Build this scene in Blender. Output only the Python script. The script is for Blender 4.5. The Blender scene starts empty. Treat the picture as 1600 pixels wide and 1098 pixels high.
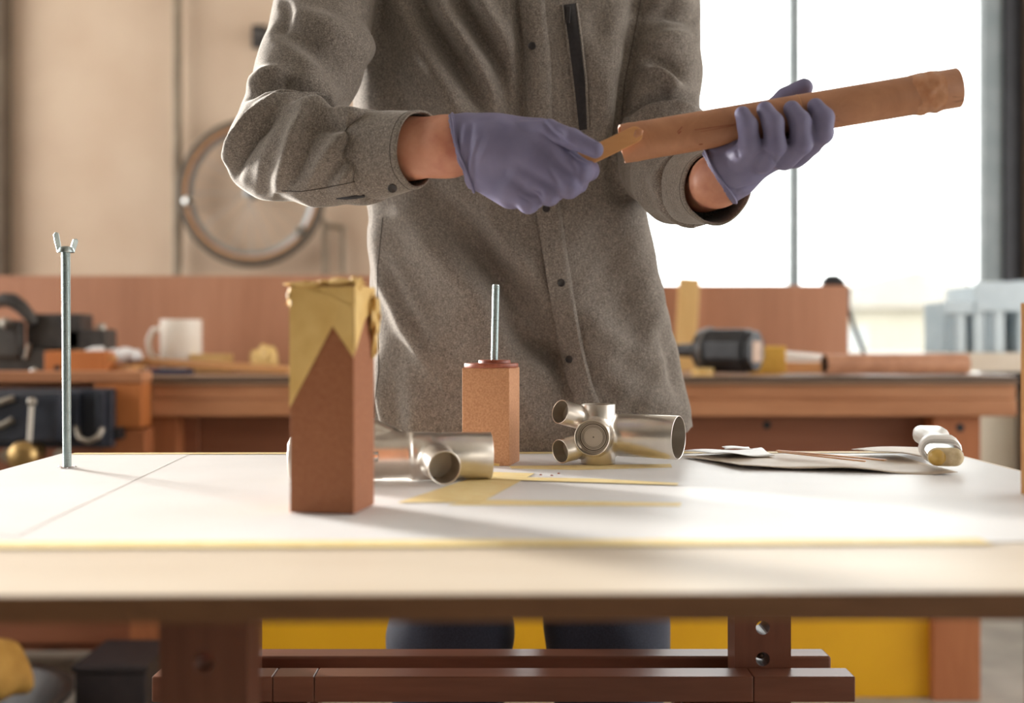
import bpy, math, random
import numpy as np
from mathutils import Vector, Matrix
from mathutils.bvhtree import BVHTree

random.seed(7)
scene = bpy.context.scene
col = scene.collection

# ------------------------------------------------------------------ camera, sky, sun, exposure
F, CX, HY = 1790.0, 800.0, 525.0          # focal length and horizon, in pixels of the 1600x1098 frame
ZT = 0.80                                 # height of the table top
HC = 0.162                                # camera above the table top
ZC = ZT + HC

cam_d = bpy.data.cameras.new('camera')
cam = bpy.data.objects.new('camera', cam_d)
col.objects.link(cam)
cam.location = (0, 0, ZC)
cam.rotation_euler = (math.radians(90), 0, 0)
cam_d.sensor_width = 36.0
cam_d.lens = F * 36.0 / 1600.0
cam_d.shift_y = -(549.0 - HY) / 1600.0
cam_d.clip_start = 0.05
cam_d.dof.use_dof = True
cam_d.dof.focus_distance = 1.45
cam_d.dof.aperture_fstop = 2.35
scene.camera = cam

world = bpy.data.worlds.new('overcast_sky')
scene.world = world
world.use_nodes = True
bg = world.node_tree.nodes['Background']
bg.inputs[0].default_value = (1.0, 0.99, 0.98, 1)
bg.inputs[1].default_value = 4.8

sun_d = bpy.data.lights.new('sun', 'SUN')
sun_d.energy = 22.0
sun_d.angle = math.radians(12)
sun_d.color = (1.0, 0.97, 0.92)
sun = bpy.data.objects.new('sun', sun_d)
col.objects.link(sun)
sun_dir = Vector((0.70, -0.62, -0.10))     # direction the light travels: in through the left-hand windows
sun.rotation_euler = sun_dir.to_track_quat('-Z', 'Y').to_euler()

scene.view_settings.view_transform = 'Standard'
scene.view_settings.look = 'None'
scene.view_settings.gamma = 1.0
scene.view_settings.use_curve_mapping = False
scene.view_settings.exposure = 0.0


# ------------------------------------------------------------------ helpers
def at(px, py, d):
    """point of the room seen at a pixel, d metres in front of the camera"""
    return Vector(((px - CX) / F * d, d, ZC - (py - HY) / F * d))

def on_table(px, py, up=0.0):
    d = (HC - up) * F / (py - HY)
    return Vector(((px - CX) / F * d, d, ZT + up))

def lin(c):
    return tuple(((v / 255) / 12.92 if v <= 10 else ((v / 255 + 0.055) / 1.055) ** 2.4) for v in c)

class Geo:
    def __init__(self):
        self.v, self.f = [], []
    def add(self, vs, fs, M=None):
        o = len(self.v)
        for p in vs:
            p = Vector(p)
            self.v.append(M @ p if M is not None else p)
        for f in fs:
            self.f.append([i + o for i in f])
        return self
    def box(self, lo, hi, M=None):
        x0, y0, z0 = lo; x1, y1, z1 = hi
        vs = [(x0, y0, z0), (x1, y0, z0), (x1, y1, z0), (x0, y1, z0), (x0, y0, z1), (x1, y0, z1), (x1, y1, z1), (x0, y1, z1)]
        fs = [(0, 3, 2, 1), (4, 5, 6, 7), (0, 1, 5, 4), (1, 2, 6, 5), (2, 3, 7, 6), (3, 0, 4, 7)]
        return self.add(vs, fs, M)
    def lathe(self, prof, seg=24, M=None, a0=0, a1=2 * math.pi):
        """prof: (r, z) pairs, outward side on the right going up; closes to a point at r = 0"""
        full = abs(a1 - a0 - 2 * math.pi) < 1e-6
        n = seg if full else seg + 1
        vs, fs = [], []
        for r, z in prof:
            for k in range(n):
                a = a0 + (a1 - a0) * k / seg
                vs.append((r * math.cos(a), r * math.sin(a), z))
        for i in range(len(prof) - 1):
            for k in range(seg):
                k2 = (k + 1) % n
                a, b, c, d = i * n + k, i * n + k2, (i + 1) * n + k2, (i + 1) * n + k
                if prof[i][0] < 1e-9 and prof[i + 1][0] < 1e-9:
                    continue
                if prof[i][0] < 1e-9:
                    fs.append((a, c, d))
                elif prof[i + 1][0] < 1e-9:
                    fs.append((a, b, d))
                else:
                    fs.append((a, b, c, d))
        return self.add(vs, fs, M)
    def tube(self, pts, r, seg=10, caps=True, flat=None, up=None):
        """sweep a round (or flattened) section along points; r a number or a list"""
        pts = [Vector(p) for p in pts]
        n = len(pts)
        rs = r if isinstance(r, (list, tuple)) else [r] * n
        t0 = (pts[1] - pts[0]).normalized()
        u = Vector(up) if up is not None else (Vector((0, 0, 1)) if abs(t0.z) < 0.9 else Vector((1, 0, 0)))
        vs, fs = [], []
        for i, p in enumerate(pts):
            t = (pts[min(i + 1, n - 1)] - pts[max(i - 1, 0)]).normalized()
            u = (u - t * u.dot(t)).normalized()
            w = t.cross(u)
            for k in range(seg):
                a = 2 * math.pi * k / seg
                q = flat if flat else 1.0
                vs.append(p + (w * math.cos(a) + u * (math.sin(a) * q)) * rs[i])
        for i in range(n - 1):
            for k in range(seg):
                k2 = (k + 1) % seg
                fs.append((i * seg + k, i * seg + k2, (i + 1) * seg + k2, (i + 1) * seg + k))
        if caps:
            fs.append(tuple(reversed(range(seg))))
            fs.append(tuple((n - 1) * seg + k for k in range(seg)))
        return self.add(vs, fs)
    def prism(self, outline, z0, z1, M=None):
        n = len(outline)
        vs = [(x, y, z0) for x, y in outline] + [(x, y, z1) for x, y in outline]
        fs = [tuple(reversed(range(n))), tuple(range(n, 2 * n))]
        for k in range(n):
            fs.append((k, (k + 1) % n, n + (k + 1) % n, n + k))
        return self.add(vs, fs, M)

def frame(p, z, x=None):
    """matrix with local z along z, at p"""
    z = Vector(z).normalized()
    x = Vector(x) if x is not None else (Vector((0, 0, 1)) if abs(z.z) < 0.9 else Vector((1, 0, 0)))
    x = (x - z * x.dot(z)).normalized()
    y = z.cross(x)
    M = Matrix((x, y, z)).transposed().to_4x4()
    M.translation = Vector(p)
    return M

def mesh_obj(name, verts, faces, mat, parent=None, smooth=None, bevel=0.0, solid=0.0, segs=2):
    verts = np.array([tuple(v) for v in verts], dtype=np.float64) if not isinstance(verts, np.ndarray) else verts
    if parent is None:
        lo, hi = verts.min(0), verts.max(0)
        base = np.array([(lo[0] + hi[0]) / 2, (lo[1] + hi[1]) / 2, lo[2]])
    else:
        p = parent
        base = np.zeros(3)
        while p is not None:
            base += np.array(p.location)
            p = p.parent
    me = bpy.data.meshes.new(name)
    me.from_pydata((verts - base).tolist(), [], faces.tolist() if isinstance(faces, np.ndarray) else faces)
    me.materials.append(mat)
    if smooth is not None:
        me.polygons.foreach_set('use_smooth', [True] * len(me.polygons))
        if smooth < 179:
            me.set_sharp_from_angle(angle=math.radians(smooth))
    me.update()
    o = bpy.data.objects.new(name, me)
    col.objects.link(o)
    if parent is None:
        o.location = base
    else:
        o.parent = parent
    if bevel:
        m = o.modifiers.new('bevel', 'BEVEL'); m.width = bevel; m.segments = segs; m.limit_method = 'ANGLE'
    if solid:
        m = o.modifiers.new('solid', 'SOLIDIFY'); m.thickness = solid; m.offset = 1
    return o

def put(name, g, mat, parent=None, smooth=None, bevel=0.0, solid=0.0, segs=2):
    return mesh_obj(name, g.v, g.f, mat, parent, smooth, bevel, solid, segs)

def tag(o, label, cat, group=None):
    o['label'] = label; o['category'] = cat
    if group:
        o['group'] = group
    return o

def struct(o, label=None, cat=None):
    o['kind'] = 'structure'
    if label: o['label'] = label
    if cat: o['category'] = cat
    return o

def thing(name, label, cat, loc, group=None):
    o = bpy.data.objects.new(name, None)
    o.empty_display_size = 0.05
    col.objects.link(o)
    o.location = loc
    return tag(o, label, cat, group)

# ------------------------------------------------------------------ materials
def base_mat(name):
    m = bpy.data.materials.new(name); m.use_nodes = True
    nt = m.node_tree
    return m, nt, nt.nodes['Principled BSDF']

def coords(nt, scale=(1, 1, 1), rot=(0, 0, 0)):
    tc = nt.nodes.new('ShaderNodeTexCoord')
    mp = nt.nodes.new('ShaderNodeMapping')
    mp.inputs['Scale'].default_value = scale
    mp.inputs['Rotation'].default_value = rot
    nt.links.new(tc.outputs['Object'], mp.inputs['Vector'])
    return mp.outputs['Vector']

def noise(nt, vec, scale, detail=4, rough=0.5, dist=0.0):
    n = nt.nodes.new('ShaderNodeTexNoise')
    n.inputs['Scale'].default_value = scale
    n.inputs['Detail'].default_value = detail
    n.inputs['Roughness'].default_value = rough
    n.inputs['Distortion'].default_value = dist
    nt.links.new(vec, n.inputs['Vector'])
    return n.outputs['Fac']

def ramp(nt, fac, stops):
    r = nt.nodes.new('ShaderNodeValToRGB')
    el = r.color_ramp.elements
    while len(el) < len(stops):
        el.new(0.5)
    for e, (p, c) in zip(el, stops):
        e.position = p
        e.color = (*lin(c), 1)
    nt.links.new(fac, r.inputs['Fac'])
    return r.outputs['Color']

def bump(nt, b, fac, strength=0.2, dist=0.001):
    bn = nt.nodes.new('ShaderNodeBump')
    bn.inputs['Strength'].default_value = strength
    bn.inputs['Distance'].default_value = dist
    nt.links.new(fac, bn.inputs['Height'])
    nt.links.new(bn.outputs['Normal'], b.inputs['Normal'])

def mix(nt, fac, a, b):
    m = nt.nodes.new('ShaderNodeMix'); m.data_type = 'RGBA'
    m.blend_type = 'MIX'
    if isinstance(fac, float):
        m.inputs[0].default_value = fac
    else:
        nt.links.new(fac, m.inputs[0])
    nt.links.new(a, m.inputs[6]); nt.links.new(b, m.inputs[7])
    return m.outputs[2]

def speckle(name, c1, c2, scale=40, rough=0.6, metal=0.0, detail=4, bmp=0.0, bscale=None, spec=0.5, stretch=(1, 1, 1), lo=0.35, hi=0.65, sheen=0.0, dist=0.001):
    m, nt, b = base_mat(name)
    v = coords(nt, stretch)
    n = noise(nt, v, scale, detail)
    nt.links.new(ramp(nt, n, [(lo, c1), (hi, c2)]), b.inputs['Base Color'])
    b.inputs['Roughness'].default_value = rough
    b.inputs['Metallic'].default_value = metal
    b.inputs['Specular IOR Level'].default_value = spec
    if sheen:
        b.inputs['Sheen Weight'].default_value = sheen
        b.inputs['Sheen Roughness'].default_value = 0.4
    if bmp:
        bump(nt, b, noise(nt, v, bscale or scale, 3), bmp, dist)
    return m

def wood(name, dark, mid, light, along='x', scale=9.0, rough=0.55, knots=False, spec=0.4, bmp=0.15):
    def soft(c, q=0.08):
        g_ = 0.35 * c[0] + 0.5 * c[1] + 0.15 * c[2]
        return tuple(v_ * (1 - q) + g_ * q for v_ in c)
    dark, mid, light = soft(dark), soft(mid), soft(light)
    m, nt, b = base_mat(name)
    k = {'x': (0.12, 1, 1), 'y': (1, 0.12, 1), 'z': (1, 1, 0.12)}[along]
    v = coords(nt, k)
    n1 = noise(nt, v, scale, 5, 0.6, 0.6)
    n2 = noise(nt, v, scale * 9, 3, 0.6)
    c1 = ramp(nt, n1, [(0.3, dark), (0.5, mid), (0.7, light)])
    c2 = ramp(nt, n2, [(0.3, dark), (0.7, light)])
    c = mix(nt, 0.3, c1, c2)
    if knots:
        vr = nt.nodes.new('ShaderNodeTexVoronoi')
        kv = coords(nt, {'x': (0.45, 1, 1), 'y': (1, 0.45, 1), 'z': (1, 1, 0.45)}[along])
        vr.inputs['Scale'].default_value = 4.5
        nt.links.new(kv, vr.inputs['Vector'])
        kr = nt.nodes.new('ShaderNodeValToRGB')
        kr.color_ramp.elements[0].position = 0.03; kr.color_ramp.elements[0].color = (1, 1, 1, 1)
        kr.color_ramp.elements[1].position = 0.13; kr.color_ramp.elements[1].color = (0, 0, 0, 1)
        nt.links.new(vr.outputs['Distance'], kr.inputs['Fac'])
        kc = nt.nodes.new('ShaderNodeRGB'); kc.outputs[0].default_value = (*lin([int(q * 0.55) for q in dark]), 1)
        c = mix(nt, kr.outputs['Color'], c, kc.outputs[0])
    nt.links.new(c, b.inputs['Base Color'])
    b.inputs['Roughness'].default_value = rough
    b.inputs['Specular IOR Level'].default_value = spec
    bump(nt, b, n2, bmp, 0.0006)
    return m

def metal(name, c, rough=0.3, var=0.12, scale=60, stretch=(1, 1, 1)):
    c2 = tuple(max(0, int(q * 0.95)) for q in c)
    m, nt, b = base_mat(name)
    v = coords(nt, stretch)
    n = noise(nt, v, scale, 3)
    nt.links.new(ramp(nt, n, [(0.3, c2), (0.7, c)]), b.inputs['Base Color'])
    b.inputs['Metallic'].default_value = 1.0
    mr = nt.nodes.new('ShaderNodeMapRange')
    mr.inputs['To Min'].default_value = max(0.03, rough - var); mr.inputs['To Max'].default_value = rough + var
    nt.links.new(n, mr.inputs['Value']); nt.links.new(mr.outputs[0], b.inputs['Roughness'])
    return m

def glass_mat(name):
    m = bpy.data.materials.new(name); m.use_nodes = True
    nt = m.node_tree; nt.nodes.clear()
    out = nt.nodes.new('ShaderNodeOutputMaterial')
    tr = nt.nodes.new('ShaderNodeBsdfTransparent'); tr.inputs[0].default_value = (0.97, 0.99, 0.985, 1)
    gl = nt.nodes.new('ShaderNodeBsdfGlossy'); gl.inputs['Roughness'].default_value = 0.02
    fr = nt.nodes.new('ShaderNodeFresnel'); fr.inputs[0].default_value = 1.45
    mx = nt.nodes.new('ShaderNodeMixShader')
    nt.links.new(fr.outputs[0], mx.inputs[0]); nt.links.new(tr.outputs[0], mx.inputs[1]); nt.links.new(gl.outputs[0], mx.inputs[2])
    nt.links.new(mx.outputs[0], out.inputs['Surface'])
    return m

M = {}
M['wall'] = speckle('beige_plaster', (198, 174, 150), (206, 184, 160), 3, 0.85, bmp=0.1, bscale=60)
M['brown_wall'] = speckle('backlit_brown_brick', (92, 74, 58), (108, 88, 70), 8, 0.9, bmp=0.3, bscale=30)  # brown brick, its backlit shade put into the colour
M['cream_wall'] = speckle('cream_paint', (226, 214, 192), (234, 224, 204), 4, 0.8)
M['white_wall'] = speckle('white_paint', (226, 222, 214), (232, 228, 222), 4, 0.85)
M['grey_wall'] = speckle('grey_paint_wall', (84, 82, 79), (92, 90, 86), 4, 0.85)
M['ceiling'] = speckle('ceiling_paint', (205, 198, 188), (214, 208, 198), 5, 0.9)
M['floor'] = speckle('concrete_floor', (140, 134, 124), (164, 157, 146), 6, 0.6, bmp=0.15, bscale=40)
M['ground'] = speckle('pale_asphalt', (134, 130, 120), (142, 138, 128), 3, 0.9)
M['alu'] = metal('grey_aluminium', (150, 156, 158), 0.4)
M['grey_paint'] = speckle('grey_frame_paint', (120, 130, 132), (134, 142, 144), 12, 0.5)
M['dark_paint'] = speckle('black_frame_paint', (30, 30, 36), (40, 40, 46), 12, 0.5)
M['glass'] = glass_mat('window_glass')
M['pipe'] = speckle('grey_pipe_paint', (128, 112, 92), (146, 130, 108), 10, 0.5)
M['column'] = speckle('brown_grey_column', (96, 82, 68), (110, 96, 80), 6, 0.8)
M['ply_top'] = wood('pale_plywood', (204, 186, 162), (214, 198, 176), (222, 210, 192), 'x', 5, 0.45, True, 0.5)
M['ply_edge'] = wood('plywood_edge', (112, 74, 46), (132, 90, 58), (148, 104, 70), 'x', 30, 0.6)
M['bench'] = wood('bench_pine', (158, 98, 60), (188, 124, 82), (208, 146, 102), 'x', 6, 0.5, True)
M['bench_top'] = wood('bench_top_board', (150, 112, 84), (172, 134, 104), (190, 152, 122), 'x', 6, 0.5)
M['bench_end'] = wood('bench_upright', (150, 84, 46), (176, 102, 58), (190, 118, 72), 'z', 6, 0.55, True)
M['redwood'] = wood('red_brown_panel', (134, 76, 48), (152, 90, 60), (166, 104, 72), 'x', 4, 0.5, True)
M['backboard'] = wood('backboard_ply', (164, 110, 80), (182, 126, 94), (194, 138, 106), 'z', 5, 0.5)
M['orange_wood'] = wood('orange_hardwood', (176, 98, 44), (196, 114, 56), (208, 128, 68), 'z', 8, 0.45)
M['trestle'] = wood('trestle_wood', (108, 64, 46), (128, 78, 58), (146, 94, 70), 'x', 8, 0.35, False, 0.6)
M['trestle_v'] = wood('trestle_wood_upright', (108, 62, 44), (128, 76, 54), (146, 92, 66), 'z', 8, 0.35, False, 0.6)
M['pine'] = wood('yellow_pine', (206, 160, 92), (220, 178, 110), (232, 194, 130), 'z', 8, 0.5)
M['pine_x'] = wood('honey_wood', (176, 116, 60), (200, 140, 80), (214, 158, 96), 'x', 10, 0.5)
M['sponge'] = speckle('yellow_sponge', (214, 164, 62), (226, 178, 78), 60, 0.7)
M['edge_dark'] = speckle('dark_edge_strip', (74, 58, 46), (88, 70, 56), 30, 0.5)
M['yellow'] = speckle('yellow_sheet', (222, 164, 10), (232, 174, 18), 4, 0.5)
M['mdf'] = speckle('mdf_brown', (180, 126, 88), (200, 148, 108), 420, 0.75, detail=5, bmp=0.12, bscale=700)
M['mdf_dark'] = speckle('mdf_dark_brown', (144, 88, 56), (156, 100, 66), 320, 0.75, detail=5, bmp=0.1, bscale=600)
M['disc'] = speckle('red_brown_disc', (140, 72, 48), (156, 84, 58), 200, 0.5)
M['tape'] = speckle('masking_tape_yellow', (214, 176, 104), (226, 192, 122), 40, 0.55, bmp=0.12, bscale=160)
M['tape_flat'] = speckle('paper_tape', (236, 210, 144), (242, 222, 166), 60, 0.5)
M['paper'] = speckle('white_paper', (226, 225, 224), (234, 233, 232), 5, 0.42, spec=0.4, bmp=0.06, bscale=6)
M['kraft'] = speckle('beige_sheet', (196, 180, 160), (208, 194, 176), 30, 0.5, bmp=0.1, bscale=120)
M['zinc'] = metal('zinc_steel', (186, 198, 198), 0.34, 0.03, 60)
M['nickel'] = metal('satin_nickel', (236, 229, 219), 0.32, 0.03, 60)
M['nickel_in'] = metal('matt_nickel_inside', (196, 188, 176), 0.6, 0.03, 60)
M['groove'] = speckle('dark_groove', (70, 60, 52), (80, 70, 60), 80, 0.6)
M['chrome'] = metal('bright_ferrule', (225, 225, 222), 0.18, 0.05, 200)
M['white_plastic'] = speckle('white_plastic', (236, 234, 228), (242, 240, 236), 20, 0.3)
M['bristle'] = speckle('cream_bristle', (206, 184, 140), (226, 208, 170), 120, 0.45, stretch=(1, 1, 1), bmp=0.3, bscale=400)
M['amber'] = speckle('amber_resin', (204, 164, 80), (222, 186, 106), 60, 0.25)
M['dark_metal'] = speckle('dark_cast_metal', (58, 54, 52), (78, 74, 70), 20, 0.45, metal=0.3)
M['blue_metal'] = speckle('blue_black_vise_paint', (38, 42, 52), (52, 56, 66), 20, 0.4, spec=0.5)
M['steel'] = metal('worn_steel', (170, 162, 150), 0.4)
M['brass'] = metal('dull_brass', (176, 146, 96), 0.4)
M['ceramic'] = speckle('white_ceramic', (236, 228, 214), (242, 234, 222), 10, 0.25)
M['black_plastic'] = speckle('black_plastic', (26, 26, 29), (40, 40, 44), 30, 0.42)
M['grey_plastic'] = speckle('grey_plastic', (90, 84, 80), (104, 98, 92), 30, 0.5)
M['label'] = speckle('worn_label', (170, 140, 118), (190, 160, 138), 60, 0.5)
M['navy'] = speckle('navy_cloth', (28, 34, 62), (40, 48, 80), 60, 0.9)
M['white_rag'] = speckle('white_cloth', (224, 222, 220), (238, 236, 234), 40, 0.6, bmp=0.4, bscale=40)
M['blue_panel'] = speckle('pale_blue_grey_board', (186, 200, 208), (200, 212, 218), 12, 0.6)
M['blue_panel2'] = speckle('mid_blue_grey_board', (140, 156, 166), (156, 170, 178), 12, 0.6)
M['rubber'] = speckle('tyre_rubber', (84, 74, 62), (100, 88, 74), 60, 0.7)
M['tan'] = speckle('tan_sidewall', (176, 126, 82), (190, 140, 96), 60, 0.6)
M['tube'] = None
M['skin'] = None
M['denim'] = speckle('dark_denim', (34, 38, 52), (50, 54, 70), 500, 0.85, bmp=0.15, bscale=900, sheen=0.2)
M['hair'] = speckle('brown_hair', (46, 34, 26), (64, 48, 36), 80, 0.6)
M['shoe'] = speckle('dark_leather', (40, 34, 30), (54, 46, 40), 60, 0.5)
M['button'] = speckle('dark_button', (38, 34, 34), (50, 46, 46), 80, 0.35)
M['zip'] = speckle('black_zip_tape', (32, 29, 31), (44, 40, 42), 200, 0.6)
M['house'] = speckle('pale_render', (172, 166, 152), (178, 172, 158), 2, 0.9)
M['roof'] = speckle('pale_roof', (164, 158, 150), (170, 164, 156), 4, 0.9)
M['dark_glass'] = speckle('house_window', (160, 164, 164), (176, 178, 178), 2, 0.2)
M['dark_crate'] = speckle('dark_storage', (34, 26, 28), (46, 36, 36), 20, 0.7)
M['ochre'] = speckle('ochre_sack', (176, 130, 56), (196, 150, 72), 20, 0.8, bmp=0.4, bscale=30)

def tube_material():
    m, nt, b = base_mat('brown_wound_tube')
    v = coords(nt, (1, 1, 1))
    n1 = noise(nt, v, 18, 5, 0.6, 0.8)
    c = ramp(nt, n1, [(0.3, (160, 108, 76)), (0.55, (182, 128, 94)), (0.75, (196, 142, 106))])
    vs = coords(nt, (0.15, 1.0, 1.0))
    n2 = noise(nt, vs, 60, 4, 0.7, 0.3)
    r2 = nt.nodes.new('ShaderNodeValToRGB')
    r2.color_ramp.elements[0].position = 0.66; r2.color_ramp.elements[0].color = (0, 0, 0, 1)
    r2.color_ramp.elements[1].position = 0.74; r2.color_ramp.elements[1].color = (1, 1, 1, 1)
    nt.links.new(n2, r2.inputs['Fac'])
    dk = nt.nodes.new('ShaderNodeRGB'); dk.outputs[0].default_value = (*lin((104, 58, 38)), 1)
    c = mix(nt, r2.outputs['Color'], c, dk.outputs[0])
    nt.links.new(c, b.inputs['Base Color'])
    b.inputs['Roughness'].default_value = 0.5
    bump(nt, b, n1, 0.15, 0.001)
    return m
M['tube'] = tube_material()
M['stick'] = wood('spatula_wood', (196, 134, 80), (212, 152, 96), (222, 166, 112), 'x', 14, 0.45)
M['resin'] = speckle('glossy_resin_smear', (184, 126, 90), (204, 150, 114), 70, 0.25, bmp=0.5, bscale=90, dist=0.002)

def skin_material():
    m, nt, b = base_mat('skin')
    v = coords(nt)
    n = noise(nt, v, 22, 4, 0.6)
    nt.links.new(ramp(nt, n, [(0.3, (184, 114, 92)), (0.5, (204, 142, 114)), (0.7, (216, 158, 130))]), b.inputs['Base Color'])
    b.inputs['Roughness'].default_value = 0.48
    b.inputs['Subsurface Weight'].default_value = 0.12
    b.inputs['Subsurface Radius'].default_value = (0.012, 0.005, 0.003)
    bump(nt, b, noise(nt, v, 260, 3), 0.12, 0.0008)
    return m
M['skin'] = skin_material()

def shirt_material():
    m, nt, b = base_mat('heathered_wool')
    v = coords(nt)
    n1 = noise(nt, v, 520, 3, 0.75)
    n2 = noise(nt, coords(nt, (1.0, 1.0, 0.45)), 260, 3, 0.6)
    n3 = noise(nt, v, 7, 3)
    c1 = ramp(nt, n1, [(0.34, (74, 68, 64)), (0.50, (126, 118, 110)), (0.68, (186, 176, 164))])
    c2 = ramp(nt, n2, [(0.30, (98, 90, 84)), (0.70, (148, 138, 128))])
    c = mix(nt, 0.45, c1, c2)
    nt.links.new(c, b.inputs['Base Color'])
    b.inputs['Roughness'].default_value = 0.95
    b.inputs['Specular IOR Level'].default_value = 0.15
    b.inputs['Sheen Weight'].default_value = 0.35
    b.inputs['Sheen Roughness'].default_value = 0.35
    b.inputs['Sheen Tint'].default_value = (1.0, 0.95, 0.88, 1)
    bump(nt, b, n1, 0.25, 0.0008)
    return m
M['shirt'] = shirt_material()

def glove_material():
    m, nt, b = base_mat('violet_nitrile')
    v = coords(nt)
    n = noise(nt, v, 30, 3)
    nt.links.new(ramp(nt, n, [(0.3, (114, 110, 140)), (0.7, (128, 124, 154))]), b.inputs['Base Color'])
    b.inputs['Roughness'].default_value = 0.58
    b.inputs['Specular IOR Level'].default_value = 0.35
    bump(nt, b, noise(nt, v, 70, 3, 0.5, 0.6), 0.25, 0.0015)
    return m
M['glove'] = glove_material()

# ------------------------------------------------------------------ implicit surfaces (organic forms)
def smin(a, b, k):
    h = np.clip(0.5 + 0.5 * (b - a) / k, 0, 1)
    return b * (1 - h) + a * h - k * h * (1 - h)

def cone(P, a, b, ra, rb):
    """rounded cone from a to b"""
    a = np.array(a, dtype=np.float32); b = np.array(b, dtype=np.float32)
    ba = b - a
    L = float(ba @ ba) + 1e-9
    dx, dy, dz = P[0] - a[0], P[1] - a[1], P[2] - a[2]
    t = np.clip((dx * ba[0] + dy * ba[1] + dz * ba[2]) / L, 0, 1)
    dx = dx - t * ba[0]; dy = dy - t * ba[1]; dz = dz - t * ba[2]
    return np.sqrt(dx * dx + dy * dy + dz * dz) - (ra + (rb - ra) * t)

def ellip(P, c, r):
    k = np.sqrt(((P[0] - c[0]) / r[0]) ** 2 + ((P[1] - c[1]) / r[1]) ** 2 + ((P[2] - c[2]) / r[2]) ** 2)
    return (k - 1) * min(r)

def nets(fn, lo, hi, h):
    """surface nets of fn < 0 in a box"""
    ax = [np.arange(lo[i], hi[i] + h, h, dtype=np.float32) for i in range(3)]
    P = np.meshgrid(*ax, indexing='ij', sparse=True)
    shape = tuple(len(a) for a in ax)
    V = np.broadcast_to(fn(P), shape).astype(np.float32)
    ins = V < 0
    nx, ny, nz = shape
    cnt = np.zeros((nx - 1, ny - 1, nz - 1), dtype=np.int8)
    for i in (0, 1):
        for j in (0, 1):
            for k in (0, 1):
                cnt += ins[i:nx - 1 + i, j:ny - 1 + j, k:nz - 1 + k]
    I, J, K = np.nonzero((cnt > 0) & (cnt < 8))
    n = len(I)
    idx = np.full(cnt.shape, -1, dtype=np.int64)
    idx[I, J, K] = np.arange(n)
    corners = [(i, j, k) for i in (0, 1) for j in (0, 1) for k in (0, 1)]
    cv = [V[I + c[0], J + c[1], K + c[2]] for c in corners]
    acc = np.zeros((n, 3)); m = np.zeros(n)
    for a in range(8):
        for b in range(a + 1, 8):
            if sum(abs(corners[a][q] - corners[b][q]) for q in range(3)) != 1:
                continue
            s = (cv[a] < 0) != (cv[b] < 0)
            den = cv[a] - cv[b]
            t = np.where(s, cv[a] / np.where(np.abs(den) < 1e-12, 1e-12, den), 0)
            for q in range(3):
                acc[:, q] += np.where(s, corners[a][q] + t * (corners[b][q] - corners[a][q]), 0)
            m += s
    acc /= m[:, None]
    verts = np.stack([lo[0] + (I + acc[:, 0]) * h, lo[1] + (J + acc[:, 1]) * h, lo[2] + (K + acc[:, 2]) * h], 1)
    faces = []
    def emit(A, q0, q1, q2, q3):
        quad = np.stack([q0, q1, q2, q3], 1)
        quad = np.where(A[:, None], quad, quad[:, ::-1])
        faces.append(quad[(quad >= 0).all(1)])
    e = ins[:-1, 1:-1, 1:-1] != ins[1:, 1:-1, 1:-1]
    i, j, k = np.nonzero(e); j += 1; k += 1
    emit(ins[i, j, k], idx[i, j - 1, k - 1], idx[i, j, k - 1], idx[i, j, k], idx[i, j - 1, k])
    e = ins[1:-1, :-1, 1:-1] != ins[1:-1, 1:, 1:-1]
    i, j, k = np.nonzero(e); i += 1; k += 1
    emit(ins[i, j, k], idx[i - 1, j, k - 1], idx[i - 1, j, k], idx[i, j, k], idx[i, j, k - 1])
    e = ins[1:-1, 1:-1, :-1] != ins[1:-1, 1:-1, 1:]
    i, j, k = np.nonzero(e); i += 1; j += 1
    emit(ins[i, j, k], idx[i - 1, j - 1, k], idx[i, j - 1, k], idx[i, j, k], idx[i - 1, j, k])
    return verts, np.concatenate(faces)

def vnormals(v, f):
    n = np.cross(v[f[:, 2]] - v[f[:, 0]], v[f[:, 3]] - v[f[:, 1]])
    out = np.zeros_like(v)
    for k in range(4):
        np.add.at(out, f[:, k], n)
    return out / (np.linalg.norm(out, axis=1)[:, None] + 1e-12)

def relax(v, f, it=2, w=0.5):
    for _ in range(it):
        s = np.zeros_like(v); c = np.zeros(len(v))
        for a, b in ((0, 1), (1, 2), (2, 3), (3, 0)):
            np.add.at(s, f[:, a], v[f[:, b]]); np.add.at(c, f[:, a], 1)
            np.add.at(s, f[:, b], v[f[:, a]]); np.add.at(c, f[:, b], 1)
        v = v * (1 - w) + (s / np.maximum(c, 1)[:, None]) * w
    return v

def front_xy(v):
    return np.stack([CX + F * v[:, 0] / v[:, 1], HY + F * (ZC - v[:, 2]) / v[:, 1]], 1)

def fold(pix, pts, amp, w1, w2=None, taper=True):
    """height of a cloth fold running along a line on the front of the garment: w1, w2 its reach left and right of the line"""
    w2 = w2 or w1
    pts = np.array(pts, dtype=float)
    best = np.full(len(pix), 1e9); sgn = np.zeros(len(pix)); par = np.zeros(len(pix))
    seg = np.linalg.norm(np.diff(pts, axis=0), axis=1); tot = seg.sum(); s0 = 0
    for a, b, L in zip(pts[:-1], pts[1:], seg):
        d = b - a
        t = np.clip(((pix - a) @ d) / (L * L), 0, 1)
        q = pix - a - t[:, None] * d
        dist = np.linalg.norm(q, axis=1)
        cr = d[0] * q[:, 1] - d[1] * q[:, 0]
        m = dist < best
        best = np.where(m, dist, best); sgn = np.where(m, cr, sgn); par = np.where(m, (s0 + t * L) / tot, par)
        s0 += L
    w = np.where(sgn > 0, w1, w2)
    h = amp * np.exp(-(best / w) ** 2)
    if taper:
        h *= np.sin(np.clip(par * 0.86 + 0.07, 0, 1) * math.pi) ** 0.6
    return h

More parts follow.
